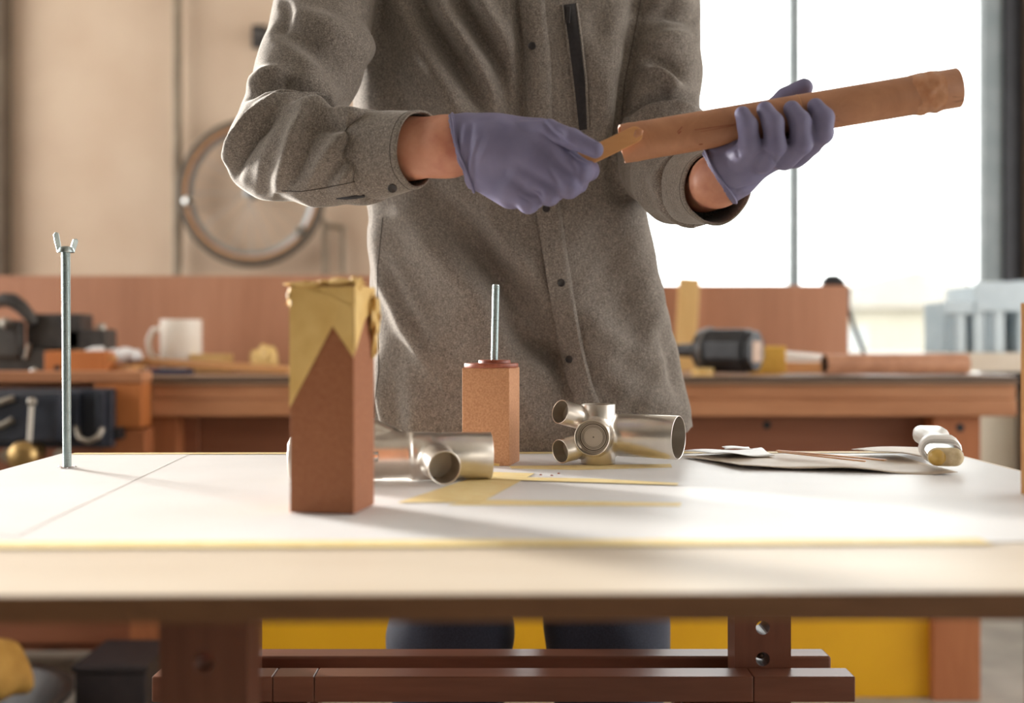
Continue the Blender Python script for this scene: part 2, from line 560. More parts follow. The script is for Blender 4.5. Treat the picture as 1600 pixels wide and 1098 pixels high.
# ------------------------------------------------------------------ the room
YB = 5.0                                   # back wall
g = Geo().box((-4.0, -3.0, -0.1), (4.2, YB + 0.2, 0.0))
struct(put('floor', g, M['floor']), 'pale grey concrete workshop floor', 'floor')
g = Geo().box((-4.0, -3.0, 3.3), (4.2, YB + 0.2, 3.4))
struct(put('ceiling', g, M['ceiling']), 'off-white workshop ceiling', 'ceiling')
WX0, WX1, WZ0, WZ1 = -0.14, 2.16, 0.74, 2.85
g = Geo()
g.box((-4.0, YB, 0), (WX0, YB + 0.2, 3.3))
g.box((WX0, YB, WZ1), (WX1, YB + 0.2, 3.3))
struct(put('wall_back', g, M['wall']), 'beige plaster back wall beside the window', 'wall')
g = Geo().box((WX0, YB, 0), (WX1 + 0.04, YB + 0.2, WZ0))
struct(put('wall_sill', g, M['cream_wall']), 'cream low wall below the big window', 'wall')
g = Geo().box((WX1 + 0.045, YB - 0.12, 0), (4.2, YB + 0.2, 3.3))
struct(put('wall_pier', g, M['brown_wall']), 'brown wall right of the window', 'wall')
g = Geo().box((-3.6, -3.0, 0), (3.8, -2.8, 3.3))
struct(put('wall_front', g, M['grey_wall']), 'grey wall behind the photographer', 'wall')
# left-hand wall with its own windows (outside the view); the sun comes in here
g = Geo()
g.box((-3.6, -2.8, 0), (-3.4, YB, 0.9)); g.box((-3.6, -2.8, 2.9), (-3.4, YB, 3.3))
for y0, y1 in ((-2.8, 0.6), (4.92, YB)):
    g.box((-3.6, y0, 0.9), (-3.4, y1, 2.9))
struct(put('wall_left', g, M['white_wall']), 'white left wall with a wide window opening', 'wall')
g = Geo()
g.box((3.6, -2.8, 0), (3.8, YB, 0.6)); g.box((3.6, -2.8, 3.1), (3.8, YB, 3.3))
for y0, y1 in ((-2.8, 0.0), (4.7, YB)):
    g.box((3.6, y0, 0.6), (3.8, y1, 3.1))
struct(put('wall_right', g, M['white_wall']), 'white right wall with a wide window opening', 'wall')

# big window
wn = thing('window_1', 'tall bright window with slim grey mullions behind the person', 'window', ((WX0 + WX1) / 2, YB, WZ0))
wn['kind'] = 'structure'
put('frame', Geo().box((2.045, YB - 0.04, WZ0), (2.125, YB + 0.10, WZ1)).box((WX0, YB - 0.04, WZ0), (WX0 + 0.08, YB + 0.10, WZ1))
    .box((WX0, YB - 0.04, WZ1 - 0.08), (2.125, YB + 0.1, WZ1)).box((WX0, YB - 0.04, WZ0), (2.125, YB + 0.1, WZ0 + 0.05)), M['grey_paint'], wn, bevel=0.004)
put('gasket', Geo().box((2.126, YB - 0.06, WZ0), (2.205, YB + 0.06, WZ1)), M['dark_paint'], wn)
for x in (1.232, 0.42):
    put('mullion', Geo().box((x - 0.019, YB - 0.03, WZ0 + 0.05), (x + 0.019, YB + 0.08, WZ1 - 0.08)), M['grey_paint'], wn, bevel=0.003)
xs = [WX0 + 0.08, 0.42, 1.232, 2.045]
for a, b in zip(xs[:-1], xs[1:]):
    put('pane', Geo().box((a + 0.012, YB + 0.03, WZ0 + 0.05), (b - 0.012, YB + 0.036, WZ1 - 0.08)), M['glass'], wn)

# outside
g = Geo().box((-40, YB + 0.25, -0.6), (60, 90, -0.5))
struct(put('ground', g, M['ground']), 'pale ground outside the window', 'ground')
def house(x0, x1, y, z1, ridge, label, wins):
    h = thing('house', label, 'building', ((x0 + x1) / 2, y, -0.5), 'pale houses beyond the window')
    put('wall', Geo().box((x0, y, -0.5), (x1, y + 7, z1)), M['house'], h)
    xm = (x0 + x1) / 2
    Mx = Matrix(((1, 0, 0, 0), (0, 0, -1, 0), (0, 1, 0, 0), (0, 0, 0, 1)))
    gg = Geo().prism([(x0 - 0.3, z1), (x1 + 0.3, z1), (xm, ridge)], -y - 7.3, -y + 0.3, Mx)
    put('roof', gg, M['roof'], h)
    for (a, b, c, d) in wins:
        w = put('window', Geo().box((a, y - 0.04, c), (b, y + 0.02, d)), M['house'], h)
        put('pane', Geo().box((a + 0.1, y - 0.06, c + 0.1), (b - 0.1, y - 0.045, d - 0.1)), M['dark_glass'], w)
house(6.5, 14.5, 30, 1.7, 2.7, 'pale gabled house seen faintly through the right window pane', [(8, 9.4, 0.2, 1.3), (11, 12.4, 0.2, 1.3)])
house(-0.5, 5.5, 38, 1.2, 2.3, 'small pale house seen faintly beside the window mullion', [(1.0, 2.2, 0.0, 0.9), (3.4, 4.6, 0.0, 0.9)])

# column, pipe and bracket on the back wall
struct(put('trim_1', Geo().box((-2.6, YB - 0.10, 0), (-2.18, YB, 3.3)), M['column'], bevel=0.01), 'brown-grey column at the left end of the back wall', 'column')
pp = thing('wall_pipe', 'thin grey vertical pipe running up the beige wall', 'pipe', (at(277, 0, 4.93).x, 4.93, 0))
px = at(277, 0, 4.93).x
put('pipe', Geo().tube([(px, 4.93, 0.0), (px, 4.93, 3.3)], 0.021, 14), M['pipe'], pp, smooth=60)
for z in (0.6, 1.05, 2.5):
    put('clip', Geo().box((px - 0.03, 4.925, z - 0.012), (px + 0.03, 5.0, z + 0.012)), M['pipe'], pp)
bk = thing('wall_hook', 'small dark wall hook above the bicycle wheel', 'hook', tuple(at(410, 62, 4.95)))
p = at(400, 52, 4.93)
put('plate', Geo().box((p.x - 0.03, 4.975, p.z - 0.05), (p.x + 0.03, 5.0, p.z + 0.05)), M['dark_metal'], bk, bevel=0.004)
put('arm', Geo().tube([(p.x, 4.98, p.z), (p.x + 0.005, 4.88, p.z - 0.015), (p.x + 0.05, 4.86, p.z - 0.03), (p.x + 0.09, 4.87, p.z + 0.01)], 0.014, 10), M['dark_metal'], bk, smooth=60)

# bicycle wheel hanging on the wall
wc = at(393, 301, 4.88)
R = 0.298
wh = thing('bicycle_wheel', 'bicycle wheel with dark tyre leaning against the beige wall', 'wheel', (wc.x, wc.y, wc.z - R))
Mw = frame(wc, (0, -1, 0))
def ring(g, R, pr, seg=64):
    n = len(pr)
    vs, fs = [], []
    for k in range(seg):
        a = 2 * math.pi * k / seg
        for r, z in pr:
            vs.append(((R + r) * math.cos(a), (R + r) * math.sin(a), z))
    for k in range(seg):
        for i in range(n):
            fs.append((k * n + i, ((k + 1) % seg) * n + i, ((k + 1) % seg) * n + (i + 1) % n, k * n + (i + 1) % n))
    return g.add(vs, fs, Mw)
put('tyre', ring(Geo(), R, [(0.021 * math.cos(a), 0.021 * math.sin(a)) for a in [2 * math.pi * q / 12 for q in range(12)]]), M['rubber'], wh, smooth=60)
put('sidewall', ring(Geo(), R - 0.018, [(0.012 * math.cos(a), 0.019 * math.sin(a)) for a in [2 * math.pi * q / 10 for q in range(10)]]), M['tan'], wh, smooth=60)
put('rim', ring(Geo(), R - 0.034, [(0.010, -0.012), (0.010, 0.012), (-0.012, 0.006), (-0.012, -0.006)]), M['alu'], wh)
put('hub', Geo().lathe([(0, -0.05), (0.008, -0.05), (0.008, -0.034), (0.026, -0.03), (0.026, -0.026), (0.014, -0.02), (0.014, 0.02), (0.026, 0.026), (0.026, 0.03), (0.008, 0.034), (0.008, 0.05), (0, 0.05)], 16, Mw), M['alu'], wh, smooth=40)
for k in range(20):
    a = 2 * math.pi * k / 20; s = 0.028 if k % 2 else -0.028
    a2 = a + (0.35 if k % 4 < 2 else -0.35)
    put('spoke', Geo().tube([Mw @ Vector((0.024 * math.cos(a2), 0.024 * math.sin(a2), s)), Mw @ Vector(((R - 0.044) * math.cos(a), (R - 0.044) * math.sin(a), 0))], 0.0011, 5), M['alu'], wh)
for a in (math.radians(-172), math.radians(-38)):
    q = Mw @ Vector(((R - 0.034) * math.sin(a), 0, 0.0))
    cpos = Vector((wc.x + (R - 0.03) * math.cos(a), wc.y - 0.024, wc.z + (R - 0.03) * math.sin(a)))
    put('reflector', Geo().lathe([(0, -0.006), (0.022, -0.006), (0.024, 0), (0.02, 0.006), (0, 0.008)], 16, frame(cpos, (0, -1, 0))), M['chrome'], wh, smooth=40)
# stand under the wheel
sx = [at(508, 0, 4.95).x, at(536, 0, 4.95).x]
st = thing('wheel_stand', 'thin two-legged metal stand right of the bicycle wheel', 'stand', ((sx[0] + sx[1]) / 2, 4.95, 0))
zt = at(500, 345, 4.95).z
for k, x in enumerate(sx):
    put('leg', Geo().tube([(x, 4.95, 0), (x, 4.95, zt - 0.02 * k)], 0.014 - 0.002 * k, 10), M['pipe'], st, smooth=60)
put('crossbar', Geo().tube([(sx[0] - 0.05, 4.95, zt + 0.06), (sx[0] - 0.01, 4.95, zt), (sx[0], 4.95, zt - 0.02), (sx[1], 4.95, zt - 0.03)], 0.012, 10), M['pipe'], st, smooth=60)

# ------------------------------------------------------------------ the back workbench
YF = 3.0                                   # its front edge
ZB = ZC - (588 - HY) / F * YF              # its top
xl, xr = -2.9, at(1588, 0, YF).x
wb = thing('workbench', 'long pine workbench with thick front rail along the back of the workshop', 'workbench', ((xl + xr) / 2, 3.3, 0))
put('top', Geo().box((xl, YF - 0.01, ZB - 0.022), (xr, 3.62, ZB)), M['bench_top'], wb, bevel=0.003)
zr = ZC - (650 - HY) / F * YF
put('front_rail', Geo().box((xl, YF, zr + 0.045), (xr, YF + 0.05, ZB - 0.023)), M['bench'], wb, bevel=0.003)
put('front_rail', Geo().box((xl, YF - 0.006, zr), (xr, YF + 0.05, zr + 0.044)), M['bench'], wb, bevel=0.004)
put('edge_strip', Geo().box((xl, YF - 0.0145, ZB - 0.013), (xr, YF - 0.0105, ZB - 0.001)), M['edge_dark'], wb)
xp = at(1528, 0, YF + 0.07).x
for x0 in (-2.6, at(208, 0, 3.05).x, at(1452, 0, 3.05).x):
    put('leg', Geo().box((x0, YF + 0.02, 0), (x0 + 0.125, YF + 0.10, zr - 0.001)), M['bench_end'], wb, bevel=0.003)
    put('leg', Geo().box((x0, 3.50, 0), (x0 + 0.125, 3.58, ZB - 0.023)), M['bench_end'], wb, bevel=0.003)
put('lower_panel', Geo().box((-2.4, YF + 0.11, 0.13), (xp - 0.002, YF + 0.13, zr + 0.06)), M['redwood'], wb)  # carried down low to darken the deeply shaded space under the bench
put('lower_rail', Geo().box((at(232, 0, 3.1).x, YF + 0.085, 0.50), (xp - 0.13, YF + 0.108, 0.62)), M['redwood'], wb, bevel=0.003)
put('batten', Geo().box((at(232, 0, 3.1).x, YF + 0.085, 0.622), (at(312, 0, 3.1).x, YF + 0.108, zr - 0.002)), M['redwood'], wb, bevel=0.003)
put('shelf', Geo().box((-2.5, YF + 0.14, 0.10), (xp - 0.14, 3.49, 0.125)), M['redwood'], wb)
for ppx, ppy in ((818, 666), (1500, 668), (285, 655), (1210, 668)):
    q = at(ppx, ppy, YF + 0.02)
    put('bolt_hole', Geo().lathe([(0, 0.0), (0.011, 0.0), (0.012, -0.003), (0.0125, -0.008), (0, -0.008)], 14, frame((q.x, YF + 0.108 if ppx != 1500 else YF + 0.018, q.z), (0, -1, 0))), M['black_plastic'], wb)

# yellow sheet under the bench
xa, xb = at(208, 0, 3.05).x + 0.128, at(1449, 0, 3.08).x
tag(put('yellow_sheet', Geo().box((xa, YF + 0.05, 0.0), (xb, YF + 0.068, 0.46)), M['yellow'], bevel=0.002), 'flat yellow sheet standing on edge under the workbench', 'panel')

# backboards
p0, p1 = at(-40, 431, 3.66), at(640, 0, 3.66)
tag(put('backboard', Geo().box((-2.3, 3.64, ZB), (p1.x, 3.658, p0.z)), M['backboard'], bevel=0.002), 'long reddish plywood backboard below the beige wall', 'board')
p0, p1 = at(980, 446, 3.66), at(1323, 0, 3.66)
tag(put('backboard', Geo().box((p0.x, 3.64, ZB), (p1.x, 3.658, p0.z)), M['backboard'], bevel=0.002), 'short reddish plywood backboard standing before the window', 'board')

# --- clutter on the left of the bench
vs_ = thing('bench_vise', 'blue-black steel woodworking vise bolted to the bench front at left', 'vise', (at(90, 0, 2.88).x, 2.88, zr - 0.2))
a, b = at(-60, 607, 2.86), at(174, 700, 2.86)
put('jaw_plate', Geo().box((a.x, 2.86, b.z), (b.x, 2.90, a.z)), M['blue_metal'], vs_, bevel=0.006)
a, b = at(-60, 596, 2.80), at(120, 640, 2.80)
put('front_jaw', Geo().box((a.x, 2.79, at(0, 690, 2.8).z), (at(96, 0, 2.8).x, 2.83, at(0, 612, 2.8).z)), M['blue_metal'], vs_, bevel=0.008)
for px_ in (110, 150):
    put('rib', Geo().box((at(px_, 0, 2.84).x, 2.835, at(0, 695, 2.84).z), (at(px_, 0, 2.84).x + 0.02, 2.859, at(0, 612, 2.84).z)), M['blue_metal'], vs_, bevel=0.003)
put('guide_rod', Geo().tube([at(12, 712, 2.76), at(12, 712, 2.99)], 0.018, 14), M['steel'], vs_, smooth=50)
put('guide_rod', Geo().tube([at(95, 712, 2.80), at(95, 712, 2.99)], 0.018, 14), M['steel'], vs_, smooth=50)
k = at(40, 712, 2.72)
put('screw_head', Geo().lathe([(0, -0.09), (0.022, -0.09), (0.022, 0.0), (0.034, 0.004), (0.038, 0.014), (0.034, 0.03), (0.02, 0.04), (0, 0.042)], 20, frame(k, (0.1, -1, 0))), M['brass'], vs_, smooth=50)
put('handle', Geo().tube([at(50, 628, 2.77), at(46, 690, 2.75)], 0.006, 10), M['steel'], vs_, smooth=50)
put('handle_ball', Geo().lathe([(0, -0.012), (0.009, -0.008), (0.012, 0), (0.009, 0.008), (0, 0.012)], 14, Matrix.Translation(at(50, 628, 2.77))), M['steel'], vs_, smooth=80)
put('curved_bracket', Geo().tube([at(118, 668, 2.82), at(124, 684, 2.80), at(138, 690, 2.80), at(154, 682, 2.80), at(160, 670, 2.82)], 0.007, 8), M['steel'], vs_, smooth=60)
for q in ((-5, 640), (10, 628), (-5, 668), (14, 655)):
    pass
put('lever', Geo().tube([at(-30, 640, 2.78), at(8, 626, 2.78), at(22, 622, 2.785)], 0.008, 8), M['steel'], vs_, smooth=60)
put('lever', Geo().tube([at(-30, 672, 2.78), at(4, 664, 2.78), at(20, 655, 2.785)], 0.008, 8), M['steel'], vs_, smooth=60)
put('clamp_tab', Geo().box((at(176, 0, 2.88).x, 2.87, at(0, 686, 2.88).z), (at(190, 0, 2.88).x, 2.91, at(0, 668, 2.88).z)), M['black_plastic'], vs_, bevel=0.003)
jb = thing('jaw_block', 'orange hardwood jaw block beside the blue-black vise', 'wood block', (at(195, 0, 2.93).x, 2.93, at(0, 690, 2.93).z))
put('block', Geo().box((at(150, 0, 2.92).x, 2.905, at(0, 668, 2.92).z), (at(224, 0, 2.92).x, 2.985, at(0, 598, 2.92).z)), M['orange_wood'], jb, bevel=0.004)
put('cap', Geo().box((at(-60, 0, 2.92).x, 2.90, at(0, 597.5, 2.92).z), (at(226, 0, 2.92).x, 2.984, at(0, 580, 2.92).z)), M['bench'], jb, bevel=0.004)
put('cheek', Geo().box((at(168, 0, 2.95).x, 2.915, at(0, 726, 2.95).z), (at(234, 0, 2.95).x, 2.985, at(0, 669, 2.95).z)), M['bench_end'], jb, bevel=0.004)

ms = thing('bench_machine', 'dark cast-metal machine with a curved arm on the bench at far left', 'machine', (at(60, 0, 3.25).x, 3.25, ZB))
d = 3.2
def bx(px0, py0, px1, py1, d, dep):
    a = at(px0, py0, d); b = at(px1, py1, d)
    return Geo().box((a.x, d, b.z), (b.x, d + dep, a.z))
put('base', Geo().box((at(-30, 0, d).x, d, ZB), (at(75, 0, d).x, d + 0.16, at(0, 545, d).z)), M['dark_metal'], ms, bevel=0.006)
put('bed', bx(40, 490, 126, 546, d + 0.02, 0.10), M['dark_metal'], ms, bevel=0.006)
put('fixed_jaw', Geo().box((at(98, 0, d).x, d + 0.02, ZB), (at(160, 0, d).x, d + 0.12, at(0, 514, d).z)), M['dark_metal'], ms, bevel=0.006)
put('post', bx(-20, 500, 30, 560, d - 0.03, 0.05), M['dark_metal'], ms, bevel=0.01)
put('arm', Geo().tube([at(-12, 474, d), at(6, 468, d), at(20, 470, d), at(34, 480, d), at(46, 494, d), at(52, 506, d)], [0.016, 0.02, 0.022, 0.02, 0.017, 0.014], 12), M['dark_metal'], ms, smooth=60)
for q in ((122, 496), (158, 512)):
    put('bolt', Geo().lathe([(0, -0.01), (0.013, -0.01), (0.013, 0.008), (0.008, 0.012), (0, 0.012)], 6, Matrix.Translation(at(q[0], q[1], d + 0.05))), M['steel'], ms)
put('knob', Geo().lathe([(0, -0.02), (0.012, -0.02), (0.016, -0.008), (0.012, 0.012), (0, 0.014)], 16, frame(at(8, 505, d - 0.05), (0, -1, 0.2))), M['steel'], ms, smooth=50)
put('lever', Geo().tube([at(40, 560, d - 0.04), at(46, 538, d - 0.05)], 0.006, 8), M['steel'], ms, smooth=50)
q = at(53, 568, 3.03)
tag(put('steel_ball', Geo().lathe([(0, 0), (0.008, 0.0015), (0.012, 0.009), (0.011, 0.014), (0.007, 0.02), (0, 0.022)], 18, Matrix.Translation((q.x, 3.03, ZB))), M['chrome'], smooth=80), 'small shiny steel ball on the bench near the vise', 'ball')

def plank(name, a, b, w, t, mat, label, cat='wood strip', lift=0.0):
    a, b = Vector(a), Vector(b)
    x = (b - a)
    L = x.length
    Mf = frame(a, x, Vector((0, 0, 1)))
    g = Geo().box((0, -w / 2, 0), (t, w / 2, L), Mf)
    return tag(put(name, g, mat, bevel=0.002), label, cat)
xx = lambda px_, d: at(px_, 0, d).x
hx = thing('hand_plane', 'orange wooden hand plane lying on the bench left of the mug', 'plane', (xx(100, 3.1), 3.12, ZB))
put('body', Geo().box((xx(73, 3.1), 3.08, ZB), (xx(170, 3.1), 3.15, at(0, 548, 3.1).z)), M['orange_wood'], hx, bevel=0.004)
put('wedge', Geo().prism([(0, 0), (0.10, 0), (0.10, 0.012), (0.0, 0.028)], 3.09, 3.14, Matrix(((1, 0, 0, xx(118, 3.1)), (0, 0, 1, 0), (0, 1, 0, ZB + 0.040), (0, 0, 0, 1)))), M['pine_x'], hx)
put('plug', Geo().lathe([(0, -0.002), (0.008, -0.002), (0.008, 0.003), (0, 0.003)], 12, frame((xx(90, 3.08), 3.0785, ZB + 0.02), (0, -1, 0))), M['black_plastic'], hx)
# flat board and strips, mug, rags
plank('board', (xx(205, 3.3), 3.3, ZB + 0.026), (xx(462, 3.22), 3.2, ZB + 0.002), 0.10, 0.018, M['pine_x'], 'long honey-coloured board tilted under the white mug', 'board')
plank('batten', (xx(150, 3.12), 3.16, ZB + 0.001), (xx(218, 3.12), 3.12, ZB + 0.001), 0.05, 0.026, M['pine_x'], 'short pale batten at the left end of the tilted board')
plank('offcut', (xx(296, 3.36), 3.38, ZB + 0.001), (xx(360, 3.36), 3.38, ZB + 0.001), 0.03, 0.052, M['pine'], 'yellow pine offcut right of the white mug')
mu = thing('mug', 'white ceramic mug with its handle to the left', 'mug', (xx(283, 3.42), 3.42, ZB))
mb = at(283, 543, 3.42)
Mm = Matrix.Translation((mb.x, 3.42, ZB))
rm = 0.061
hm = at(0, 499, 3.42).z - ZB
put('cup', Geo().lathe([(0, 0), (rm - 0.003, 0), (rm, 0.004), (rm, hm - 0.002), (rm - 0.002, hm), (rm - 0.004, hm - 0.002), (rm - 0.004, 0.008), (0, 0.006)], 32, Mm), M['ceramic'], mu, smooth=40)
put('handle', Geo().tube([(mb.x - rm + 0.002, 3.42, ZB + hm * 0.82), (mb.x - rm - 0.022, 3.42, ZB + hm * 0.80), (mb.x - rm - 0.036, 3.42, ZB + hm * 0.60), (mb.x - rm - 0.034, 3.42, ZB + hm * 0.38), (mb.x - rm - 0.018, 3.42, ZB + hm * 0.25), (mb.x - rm + 0.002, 3.42, ZB + hm * 0.22)], 0.0085, 10), M['ceramic'], mu, smooth=60)

def lump(name, c, r, mat, label, cat, seed=0, h=None, amp=0.12):
    rs = np.random.RandomState(seed)
    ph = rs.rand(6) * 6
    def fn(P):
        X, Y, Z = P[0] - c[0], P[1] - c[1], P[2] - c[2]
        f = (np.sqrt((X / r[0]) ** 2 + (Y / r[1]) ** 2 + (Z / r[2]) ** 2) - 1)
        f = f + amp * np.sin(X / r[0] * 4 + ph[0]) * np.sin(Z / r[2] * 3 + ph[1]) + amp * 0.6 * np.sin(X / r[0] * 7 + Y / r[1] * 5 + ph[2])
        f = f * min(r)
        return np.maximum(f, c[2] - r[2] * 0.55 - P[2])
    h = h or min(r) / 7
    v, fc = nets(fn, [c[i] - r[i] * 1.35 for i in range(3)], [c[i] + r[i] * 1.35 for i in range(3)], h)
    v = relax(v, fc, 1)
    return tag(mesh_obj(name, v, fc, mat, smooth=60), label, cat)
lump('crumpled_rag', (xx(152, 3.14), 3.13, ZB + 0.058), (0.030, 0.03, 0.020), M['white_rag'], 'small crumpled white rag on top of the hand plane', 'rag', 1)
lump('crumpled_rag', (xx(196, 3.24), 3.22, ZB + 0.05), (0.050, 0.035, 0.024), M['white_rag'], 'larger crumpled white rag between hand plane and mug', 'rag', 2)
lump('crumpled_tissue', (xx(214, 3.42), 3.40, ZB + 0.022), (0.032, 0.03, 0.04), M['white_rag'], 'white crumpled tissue standing beside the mug handle', 'tissue', 3)
lump('tape_ball', (xx(414, 3.4), 3.40, ZB + 0.03), (0.04, 0.04, 0.05), M['tape'], 'ball of crumpled yellow tape on the bench', 'tape ball', 4)
lump('foam_ball', (xx(572, 3.4), 3.4, ZB + 0.045), (0.03, 0.03, 0.035), M['white_rag'], 'small white ball half hidden behind the shirt', 'ball', 5, amp=0.03)
tag(put('folded_cloth', Geo().box((xx(218, 3.14), 3.11, ZB + 0.0005), (xx(300, 3.14), 3.17, ZB + 0.014)), M['navy'], bevel=0.005, segs=3), 'dark navy folded cloth under the tilted board', 'cloth')

# --- clutter on the right of the bench
tag(put('pine_post', Geo().box((-0.031, -0.02, 0), (0.031, 0.02, 0.285), Matrix.Translation((xx(1070, 3.55), 3.57, ZB)) @ Matrix.Rotation(0.06, 4, 'Y')), M['pine'], bevel=0.003), 'upright yellow pine post leaning at the backboard', 'post')
dr = thing('power_tool', 'black cordless power tool lying on the bench right of the person', 'power tool', (xx(1130, 3.15), 3.15, ZB))
ax0 = at(1065, 552, 3.2); ax1 = at(1178, 546, 3.06)
dv = (ax1 - ax0).normalized()
zc_ = 0.066
Md = frame(Vector((ax0.x, ax0.y, ZB + zc_)), Vector((dv.x, dv.y, 0)), (0, 0, 1))
Ld = (ax1 - ax0).length
put('chuck', Geo().lathe([(0, -0.02), (0.016, -0.02), (0.018, 0.0), (0.020, 0.04), (0.026, 0.056), (0, 0.056)], 20, Md), M['black_plastic'], dr, smooth=40)
put('collar', Geo().lathe([(0, 0.056), (0.045, 0.056), (0.058, 0.066), (0.062, 0.078), (0.062, 0.088), (0, 0.088)], 28, Md), M['black_plastic'], dr, smooth=40)
put('ring', Geo().lathe([(0.060, 0.082), (0.064, 0.084), (0.064, 0.092), (0.060, 0.094)], 28, Md), M['grey_plastic'], dr, smooth=40)
oc = [(0.064 * math.cos(a) * 1.0, 0.058 * math.sin(a)) for a in [math.pi / 8 + q * math.pi / 4 for q in range(8)]]
put('housing', Geo().prism(oc, 0.088, Ld - 0.012, Md), M['black_plastic'], dr, bevel=0.008, segs=3)
put('end_cap', Geo().prism([(x * 0.9, y * 0.9) for x, y in oc], Ld - 0.012, Ld + 0.008, Md), M['black_plastic'], dr, bevel=0.006)
put('end_label', Geo().box((-0.030, -0.026, Ld + 0.008), (0.026, 0.026, Ld + 0.010), Md), M['label'], dr, bevel=0.001)
put('trigger', Geo().box((-0.01, -0.064, 0.10), (0.01, -0.05, 0.13), Md), M['grey_plastic'], dr, bevel=0.004)

tag(put('yellow_block', Geo().box((xx(1172, 3.20), 3.19, ZB), (xx(1227, 3.20), 3.24, at(0, 541, 3.14).z)), M['sponge'], bevel=0.003), 'yellow block standing right of the black power tool', 'block')
tag(put('tape_roll', Geo().lathe([(0.022, 0), (0.03, 0), (0.03, 0.02), (0.022, 0.02), (0.022, 0)], 24, Matrix.Translation((xx(1096, 3.1), 3.08, ZB))), M['tape'], smooth=40), 'small yellow tape roll under the chuck of the power tool', 'tape roll')
for k, (pa, pb, y, lab) in enumerate(((1205, 1300, 3.32, 'white plastic rod lying behind the yellow block'), (1215, 1330, 3.40, 'pale thin rod behind the brown tube'))):
    tag(put('plastic_rod', Geo().tube([(xx(pa, y), y, ZB + 0.055 - 0.02 * k), (xx(pb, y), y + 0.03, ZB + 0.040 - 0.02 * k)], 0.011, 14), M['white_plastic'], smooth=50), lab, 'rod')
plank('wood_strip', (xx(1200, 3.3), 3.26, ZB + 0.001), (xx(1300, 3.3), 3.3, ZB + 0.001), 0.04, 0.030, M['pine_x'], 'honey wood strip under the white plastic rod')
tb = thing('cardboard_tube', 'brown hollow tube lying on the bench with its dark end to the left', 'tube', (xx(1400, 3.1), 3.1, ZB))
Mt = frame((xx(1288, 3.06), 3.06, ZB + 0.030), (1, 0.12, 0), (0, 0, 1))
Lt = 0.40
put('tube', Geo().lathe([(0.024, 0.0), (0.0275, 0.0), (0.0275, Lt), (0.024, Lt), (0.024, 0.0)], 32, Mt), M['tube'], tb, smooth=40)
put('bore_shade', Geo().lathe([(0.0238, 0.004), (0.0238, 0.12), (0, 0.12)], 24, Mt), M['black_plastic'], tb, smooth=40)  # black inner wall stands in for the shade inside the hollow tube
g = Geo()
n = 8
for j in range(2):
    for i in range(n + 1):
        g.v.append(Vector((xx(1222, 3.06) + 0.62 * i / n, 3.015 + 0.09 * j + 0.02 * i / n, ZB + 0.0015 + 0.0015 * math.sin(i * 1.3 + j))))
for i in range(n):
    g.f.append((i, i + 1, n + 2 + i, n + 1 + i))
tag(put('paper_sheet', g, M['paper'], solid=0.0006, smooth=60), 'white paper sheet lying on the bench under the brown tube', 'paper')
# black cap and cable at the corner of the short backboard
cb = thing('black_cable', 'black plug and cable hanging over the corner of the short backboard', 'cable', tuple(at(1310, 540, 3.67)))
q = at(1300, 440, 3.665)
put('plug', Geo().box((q.x - 0.034, 3.640, q.z - 0.012), (q.x + 0.036, 3.675, q.z + 0.010)), M['black_plastic'], cb, bevel=0.007, segs=3)
put('plug_top', Geo().lathe([(0, 0), (0.028, 0), (0.024, 0.010), (0.012, 0.014), (0, 0.015)], 18, Matrix.Translation((q.x, 3.657, q.z + 0.008))), M['black_plastic'], cb, smooth=50)
put('cable', Geo().tube([at(1314, 440, 3.68), at(1326, 452, 3.69), at(1325, 480, 3.69), at(1334, 510, 3.69), at(1348, 545, 3.69), at(1356, 580, 3.69), at(1358, 640, 3.72)], 0.007, 8), M['black_plastic'], cb, smooth=60)

# pale bench behind, with blue-grey boards
zp = at(0, 552, 3.75).z
sb = thing('side_table', 'pale plywood side table right of the workbench', 'table', (at(1560, 0, 4.0).x, 4.0, 0))
xs0, xs1 = xx(1375, 3.75), 2.6
put('table_top', Geo().box((xs0, 3.72, zp - 0.06), (xs1, 4.45, zp)), M['ply_top'], sb, bevel=0.003)
for x in (xs0 + 0.02, xs1 - 0.08):
    for y in (3.76, 4.35):
        put('leg', Geo().box((x, y, 0), (x + 0.06, y + 0.06, zp - 0.061)), M['bench_end'], sb, bevel=0.003)
bd = 3.95
specs = [(1476, 1492, 472, 0.20, 'blue_panel2', 'leftmost short blue-grey board of the row on the side table'),
         (1493, 1509, 470, 0.24, 'blue_panel', 'second short pale board of the row on the side table'),
         (1522, 1538, 446, 0.26, 'blue_panel', 'first tall pale board of the row on the side table'),
         (1540, 1551, 444, 0.26, 'blue_panel2', 'thin mid-grey board between the tall pale boards'),
         (1553, 1570, 442, 0.26, 'blue_panel', 'tall pale board right of the thin mid-grey one'),
         (1592, 1612, 438, 0.28, 'blue_panel', 'rightmost tall pale board at the edge of the photo')]
for a, b, top, dep, mt, lab in specs:
    tag(put('foam_board', Geo().box((xx(a, bd), bd, zp), (xx(b, bd), bd + dep, at(0, top, bd).z)), M[mt], bevel=0.003), lab, 'board', 'blue-grey boards on the side table')
tag(put('cover_board', Geo().box((xx(1522, bd), bd - 0.012, at(0, 486, bd).z), (xx(1640, bd), bd - 0.001, at(0, 440, bd).z), Matrix.Translation((0, 0, 0))), M['blue_panel'], bevel=0.003), 'wide pale blue board across the tops of the tall boards', 'board')
tag(put('cover_board', Geo().box((xx(1474, bd), bd - 0.012, at(0, 490, bd).z), (xx(1519, bd), bd - 0.001, at(0, 470, bd).z)), M['blue_panel'], bevel=0.003), 'small pale blue board across the tops of the short boards', 'board')
